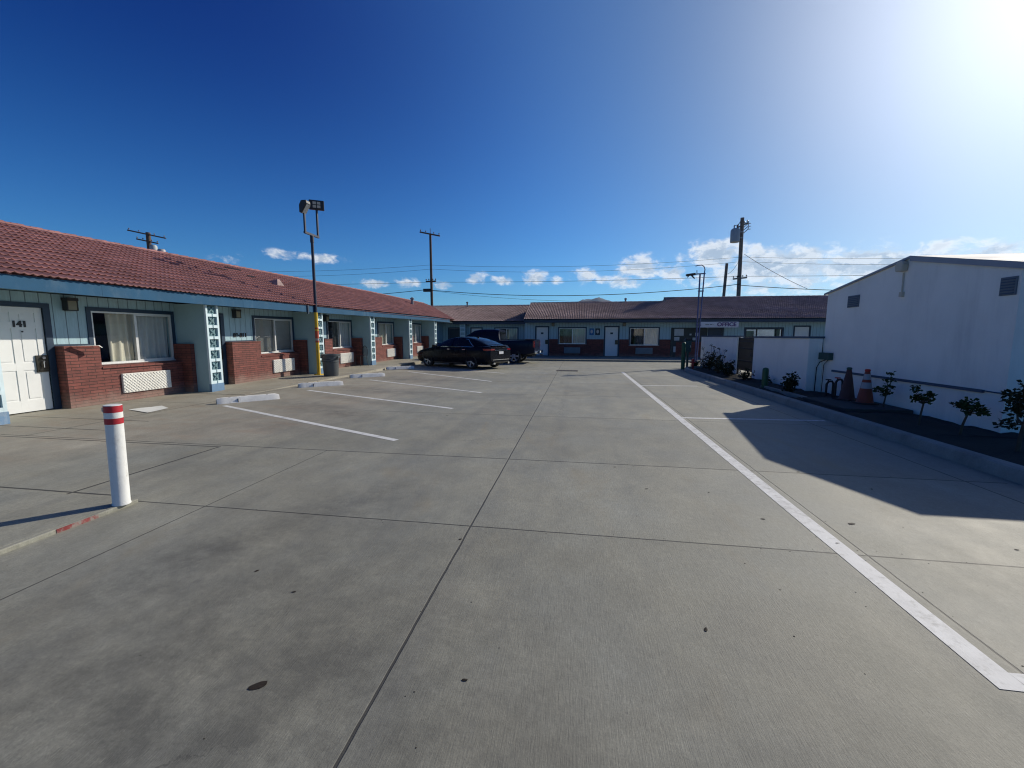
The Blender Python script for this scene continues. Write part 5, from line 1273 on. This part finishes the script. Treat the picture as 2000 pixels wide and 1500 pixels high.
def ex_tr(t, P):
    c = P(10.25)+Vector((-.55,-.1,0)); mb = MB(); mb.lathe([(.34,-.62),(.38,-.58),(.38,.40),(.30,.52),(.1,.58),(.0005,.60)], 20, tuple(c)); tr = lbuild(mb, 'transformer', m['transformer_grey'], t, smooth=40)
    for k in (-.12,.12):
        mb = MB(); mb.lathe([(.04,.5),(.06,.58),(.04,.66),(.055,.74),(.02,.84)], 10, (c.x+k,c.y,c.z)); lbuild(mb, 'bushing', m['insulator'], tr, smooth=50)
    mb = MB(); mb.box(c.x+.3,c.x+.62,c.y-.05,c.y+.05,c.z-.3,c.z-.2); mb.box(c.x+.3,c.x+.62,c.y-.05,c.y+.05,c.z+.2,c.z+.3); lbuild(mb, 'bracket', m['transformer_grey'], t)
    mb = MB(); mb.tube([P(11.6),P(11.1)+Vector((-.35,-.1,0)),c+Vector((-.1,0,.8))], .03, 6); lbuild(mb, 'jumper', m['wire_black'], t)
    for k in range(3):
        mb = MB(); b0 = P(10.4+k*.24)+Vector((.12,-.1,0)); mb.tube([b0,b0+Vector((.32,-.05,.30)),b0+Vector((.34,-.05,.48))], .035, 6); mb.tube([b0+Vector((.32,-.05,.30)),b0+Vector((.52,-.05,.30))], .03, 6); lbuild(mb, 'cutout', m['insulator'], t)
utility_pole('weathered wooden utility pole carrying a grey drum transformer', 14.05, 40, 11.7, [(6.55,.58,.10,0.05),(11.05,.4,.45,.0)], (-.012,0), (.18,.15), 'wood_pale', ex_tr)
utility_pole('short leaning wooden pole stub left of the transformer pole', 12.75, 40.5, 7.95, [], (.035,0), (.14,.12), 'wood_pale')
def ex_l(t, P):
    mb = MB(); mb.lathe([(.30,9.6),(.33,9.65),(.33,10.6),(.25,10.75),(.001,10.8)], 18, (.62,-.1,0)); lbuild(mb, 'transformer', m['transformer_grey'], t, smooth=40)
    mb = MB(); mb.lathe([(.32,9.2),(.35,9.25),(.35,10.2),(.27,10.3),(.001,10.35)], 18, (1.55,-.1,0)); lbuild(mb, 'transformer', m['cone_white'], t, smooth=40)
utility_pole('thick dark utility pole with two crossarms seen above the left roof ridge', -44.2, 38, 12.05, [(11.85,1.75,-.20,.30),(11.15,1.0,-.2,.30)], (0,0), (.22,.20), extra=ex_l)

def wire(a, b, sag, r, lab, group='power lines along the street'):
    a, b = Vector(a), Vector(b); n = 28; mb = MB()
    mb.tube([a.lerp(b, i/n)+Vector((0,0,-4*sag*(i/n)*(1-i/n))) for i in range(n+1)], r, 5)
    tag(mb.build('power_line', m['wire_black'], smooth=60), lab, 'power line', group)
A0, A1, A2, A3 = (-44.2,38), (-14.35,40), (14.05,40), (44,40)
def spans(zz, dy, sag, r, labs):
    for (p, q, lab) in ((A0,A1,labs[0]),(A1,A2,labs[1]),(A2,A3,labs[2])):
        z0, z1 = zz; wire((p[0],p[1]+dy,z0),(q[0],q[1]+dy,z1),sag,r,lab)
spans((8.35,8.35), -.25, .45, .011, ['topmost thin wire left of the roof corner pole','topmost thin wire between the two tall poles','topmost thin wire right of the transformer pole'])
spans((8.0,8.0), .0, .55, .011, ['second thin wire down, left of the roof corner pole','second thin wire down between the two tall poles','second thin wire down, right of the transformer pole'])
spans((6.72,6.72), -.2, .15, .016, ['wire on the small crossarm, left of the roof corner pole','nearly level wire joining the small crossarms of both poles','wire on the small crossarm, right of the transformer pole'])
spans((5.95,6.05), -.15, .75, .028, ['lowest thick cable left of the roof corner pole','lowest thick sagging cable between the two tall poles','lowest thick cable right of the transformer pole'])
wire((14.2,39.85,8.6),(19.6,40.2,5.6),.15,.018,'slanting guy wire right of the transformer pole')
wire((-14.3,39.9,5.9),(2,36.5,4.4),.25,.012,'thin service wire dropping to the far roof','service wires')
wire((13.9,39.8,8.3),(12.95,40.4,7.0),.35,.014,'short slack wire between transformer pole and leaning stub','service wires')

# ------------------------------------------------------------------ plants
def leaf_cloud(mb, centre, rad, n, size, rr, squash=1.0):
    for _ in range(n):
        while True:
            v = Vector((rr.uniform(-1,1), rr.uniform(-1,1), rr.uniform(-1,1)))
            if .15 < v.length < 1: break
        p = Vector(centre) + Vector((v.x*rad, v.y*rad, v.z*rad*squash))
        d = Vector((rr.uniform(-1,1), rr.uniform(-1,1), rr.uniform(-.5,.7))).normalized(); s = d.cross(Vector((rr.uniform(-1,1), rr.uniform(-1,1), rr.uniform(-1,1)))).normalized()
        L = size*rr.uniform(.7,1.3); w = L*.36; nn = d.cross(s)*L*.12
        mb.add([p, p+d*L*.5+s*w+nn, p+d*L, p+d*L*.5-s*w+nn], [(0,1,2,3)])
def branch_set(rr, base, tops, r0, r1, wob=.04):
    mb = MB()
    for tp in tops:
        a, b = Vector(base), Vector(tp); pts = [a.lerp(b, i/5)+Vector((rr.uniform(-wob,wob), rr.uniform(-wob,wob), 0))*(0 if i in (0,) else 1) for i in range(6)]
        mb.tube(pts, [r0+(r1-r0)*i/5 for i in range(6)], 6)
    return mb
def standard_rose(x, y, lab, trunk_h, crown, seed, lean=(0,0), leaf='leaf_green', tr=.013, nleaf=52, size=.055):
    rr = random.Random(seed); t = thing('rose_tree', lab, 'rose', (x,y,.10), 0, 'small standard roses in the bed')
    top = (lean[0], lean[1], trunk_h); mb = MB(); mb.tube([(0,0,-.05),(lean[0]*.4,lean[1]*.4,trunk_h*.5),top], [tr*1.25,tr,tr*.9], 8); lbuild(mb, 'trunk', m['stem_brown'], t, smooth=60)
    mb = branch_set(rr, top, [(top[0]+c[0],top[1]+c[1],top[2]+c[2]) for c in crown], .010, .004); lbuild(mb, 'branches', m['stem_brown'], t)
    mb = MB()
    for c in crown: leaf_cloud(mb, (top[0]+c[0]*.8,top[1]+c[1]*.8,top[2]+c[2]), c[3]*.78, int(nleaf*(c[3]/.12)), size, rr, .75)
    lbuild(mb, 'crown', m[leaf], t, recalc=False)
standard_rose(5.72, 8.72, 'small rose tree just right of the banded cone', .30, [(-.10,.14,.10,.10),(.02,-.04,.16,.10),(-.05,-.12,.30,.07),(0,.02,.06,.12),(-.02,-.10,.42,.05)], 3, (.02,-.02))
standard_rose(5.34, 7.34, 'thin standard rose with a forked crown in mid bed', .36, [(-.06,.12,.22,.09),(-.02,-.13,.16,.08),(0,.05,.10,.10),(.02,-.05,.06,.09),(-.03,.18,.06,.06),(0,-.2,.14,.05)], 5, (0,-.05), tr=.013)
standard_rose(5.43, 6.74, 'flat topped standard rose leaning right, second from the frame edge', .33, [(-.02,.13,.09,.09),(0,-.02,.15,.11),(.02,-.17,.08,.10),(0,.24,.10,.06),(0,-.05,.05,.12),(.02,-.25,.05,.05)], 8, (0,-.09), tr=.014)
standard_rose(5.34, 5.84, 'tall dark many-stemmed rose bush at the right end of the bed', .34, [(0,-.05,.42,.20),(-.05,.06,.30,.18),(.02,-.16,.50,.17),(-.02,.20,-.02,.12),(.02,-.02,.22,.17),(.05,-.28,.60,.13),(0,.14,.16,.12),(0,-.2,.30,.15),(0,.22,.34,.09)], 11, (0,-.03), 'leaf_dark', .020, 60)
def bush(x, y, lab, h, w, seed, leaf='leaf_green', stems=9, nleaf=26, size=.07, heads=0):
    rr = random.Random(seed); t = thing('bush', lab, 'bush', (x,y,.08)); tops = [(rr.uniform(-w,w), rr.uniform(-w,w), h*rr.uniform(.55,1)) for _ in range(stems)]
    lbuild(branch_set(rr, (0,0,0), tops, .008, .003, .03), 'stems', m['stem_brown'], t)
    mb = MB()
    for tp in tops:
        for k in range(4): f = rr.uniform(.25,1.0); leaf_cloud(mb, (tp[0]*f,tp[1]*f,tp[2]*f), .10, nleaf//3, size, rr)
    lbuild(mb, 'foliage', m[leaf], t, recalc=False)
    if heads:
        mb = MB()
        for i in range(heads):
            a, b = rr.uniform(-w,w), rr.uniform(-w,w); z = h*rr.uniform(1.05,1.4); mb.tube([(a*.4,b*.4,h*.3),(a,b,z)], .005, 5); leaf_cloud(mb, (a,b,z), .055, 16, .05, rr)
        lbuild(mb, 'seed_heads', m['leaf_dark'], t, recalc=False)
bush(5.12, 10.95, 'dense dark rose bush left of the step slab', .52, .16, 21, 'leaf_dark', 10, 34)
bush(5.35, 17.9, 'straggly bush with dark seed heads against the short wall', .85, .26, 23, 'leaf_dark', 12, 24, .07, 3)
bush(5.25, 16.6, 'leafy dry bush at the left foot of the gate', .82, .30, 25, 'leaf_dry', 13, 26, .075, 2)
bush(5.25, 15.4, 'low dense bush in front of the iron gate', .52, .30, 27, 'leaf_dark', 12, 36)
bush(5.3, 14.1, 'small leafy bush just right of the gate', .36, .16, 29, 'leaf_dark', 8, 20)
bush(5.45, 19.0, 'thin upright dry bush near the end of the short wall', .55, .30, 31, 'leaf_dark', 12, 14, .06)
bush(5.55, 13.2, 'tiny sprout of leaves by the short green post', .20, .10, 33, 'leaf_green', 5, 14)
bush(5.3, 20.0, 'row end clump of low leaves by the kerb curve', .30, .22, 35, 'leaf_green', 9, 18)

# ------------------------------------------------------------------ hills far away
def hills():
    mb = MB(); nx, ny = 320, 18; D0, D1 = 4600, 5700; vs = []
    peaks = [(.035,.13,.96),(.20,.12,.90),(.32,.14,.80),(-.06,.10,.70),(-.10,.07,.42),(.50,.12,.72),(.75,.15,.7),(-.5,.2,.38),(-.3,.1,.3)]
    for j in range(ny+1):
        fy = j/ny; D = D0+(D1-D0)*fy
        for i in range(nx+1):
            az = -1.1+2.4*i/nx; h = max([a*math.exp(-((az-c)/w)**2) for c,w,a in peaks])
            nz = mnoise.fractal(Vector((az*24, fy*2.2, 2.2)), 0.9, 2.0, 7)
            z = 510*h*math.sin(math.pi*min(1,fy*1.05)*.5)**1.1*(1+.10*nz) + 14*nz*fy
            vs.append((math.sin(az)*D, math.cos(az)*D, z-12 if j else -20))
    w = nx+1; mb.add(vs, [(j*w+i, j*w+i+1, (j+1)*w+i+1, (j+1)*w+i) for j in range(ny) for i in range(nx)])
    struct(mb.build('hills', m['hill_scrub'], smooth=60))
hills()
def haze():
    mb = MB(); mb.box(-6600,6600,-6600,6600,-3.2,760); o = mb.build('haze', None) if False else None
    hm = bpy.data.materials.new('haze_air'); hm.use_nodes = True; t = NT(hm.node_tree); t.n.clear()
    out = t.n.new('ShaderNodeOutputMaterial'); v = t.n.new('ShaderNodeVolumePrincipled'); v.inputs['Color'].default_value = (.42,.66,1.0,1); v.inputs['Density'].default_value = HAZE; v.inputs['Anisotropy'].default_value = .5
    t.l.new(v.outputs[0], out.inputs['Volume']); mb.build('haze', hm)['kind'] = 'stuff'
HAZE = .00003
if HAZE: haze()
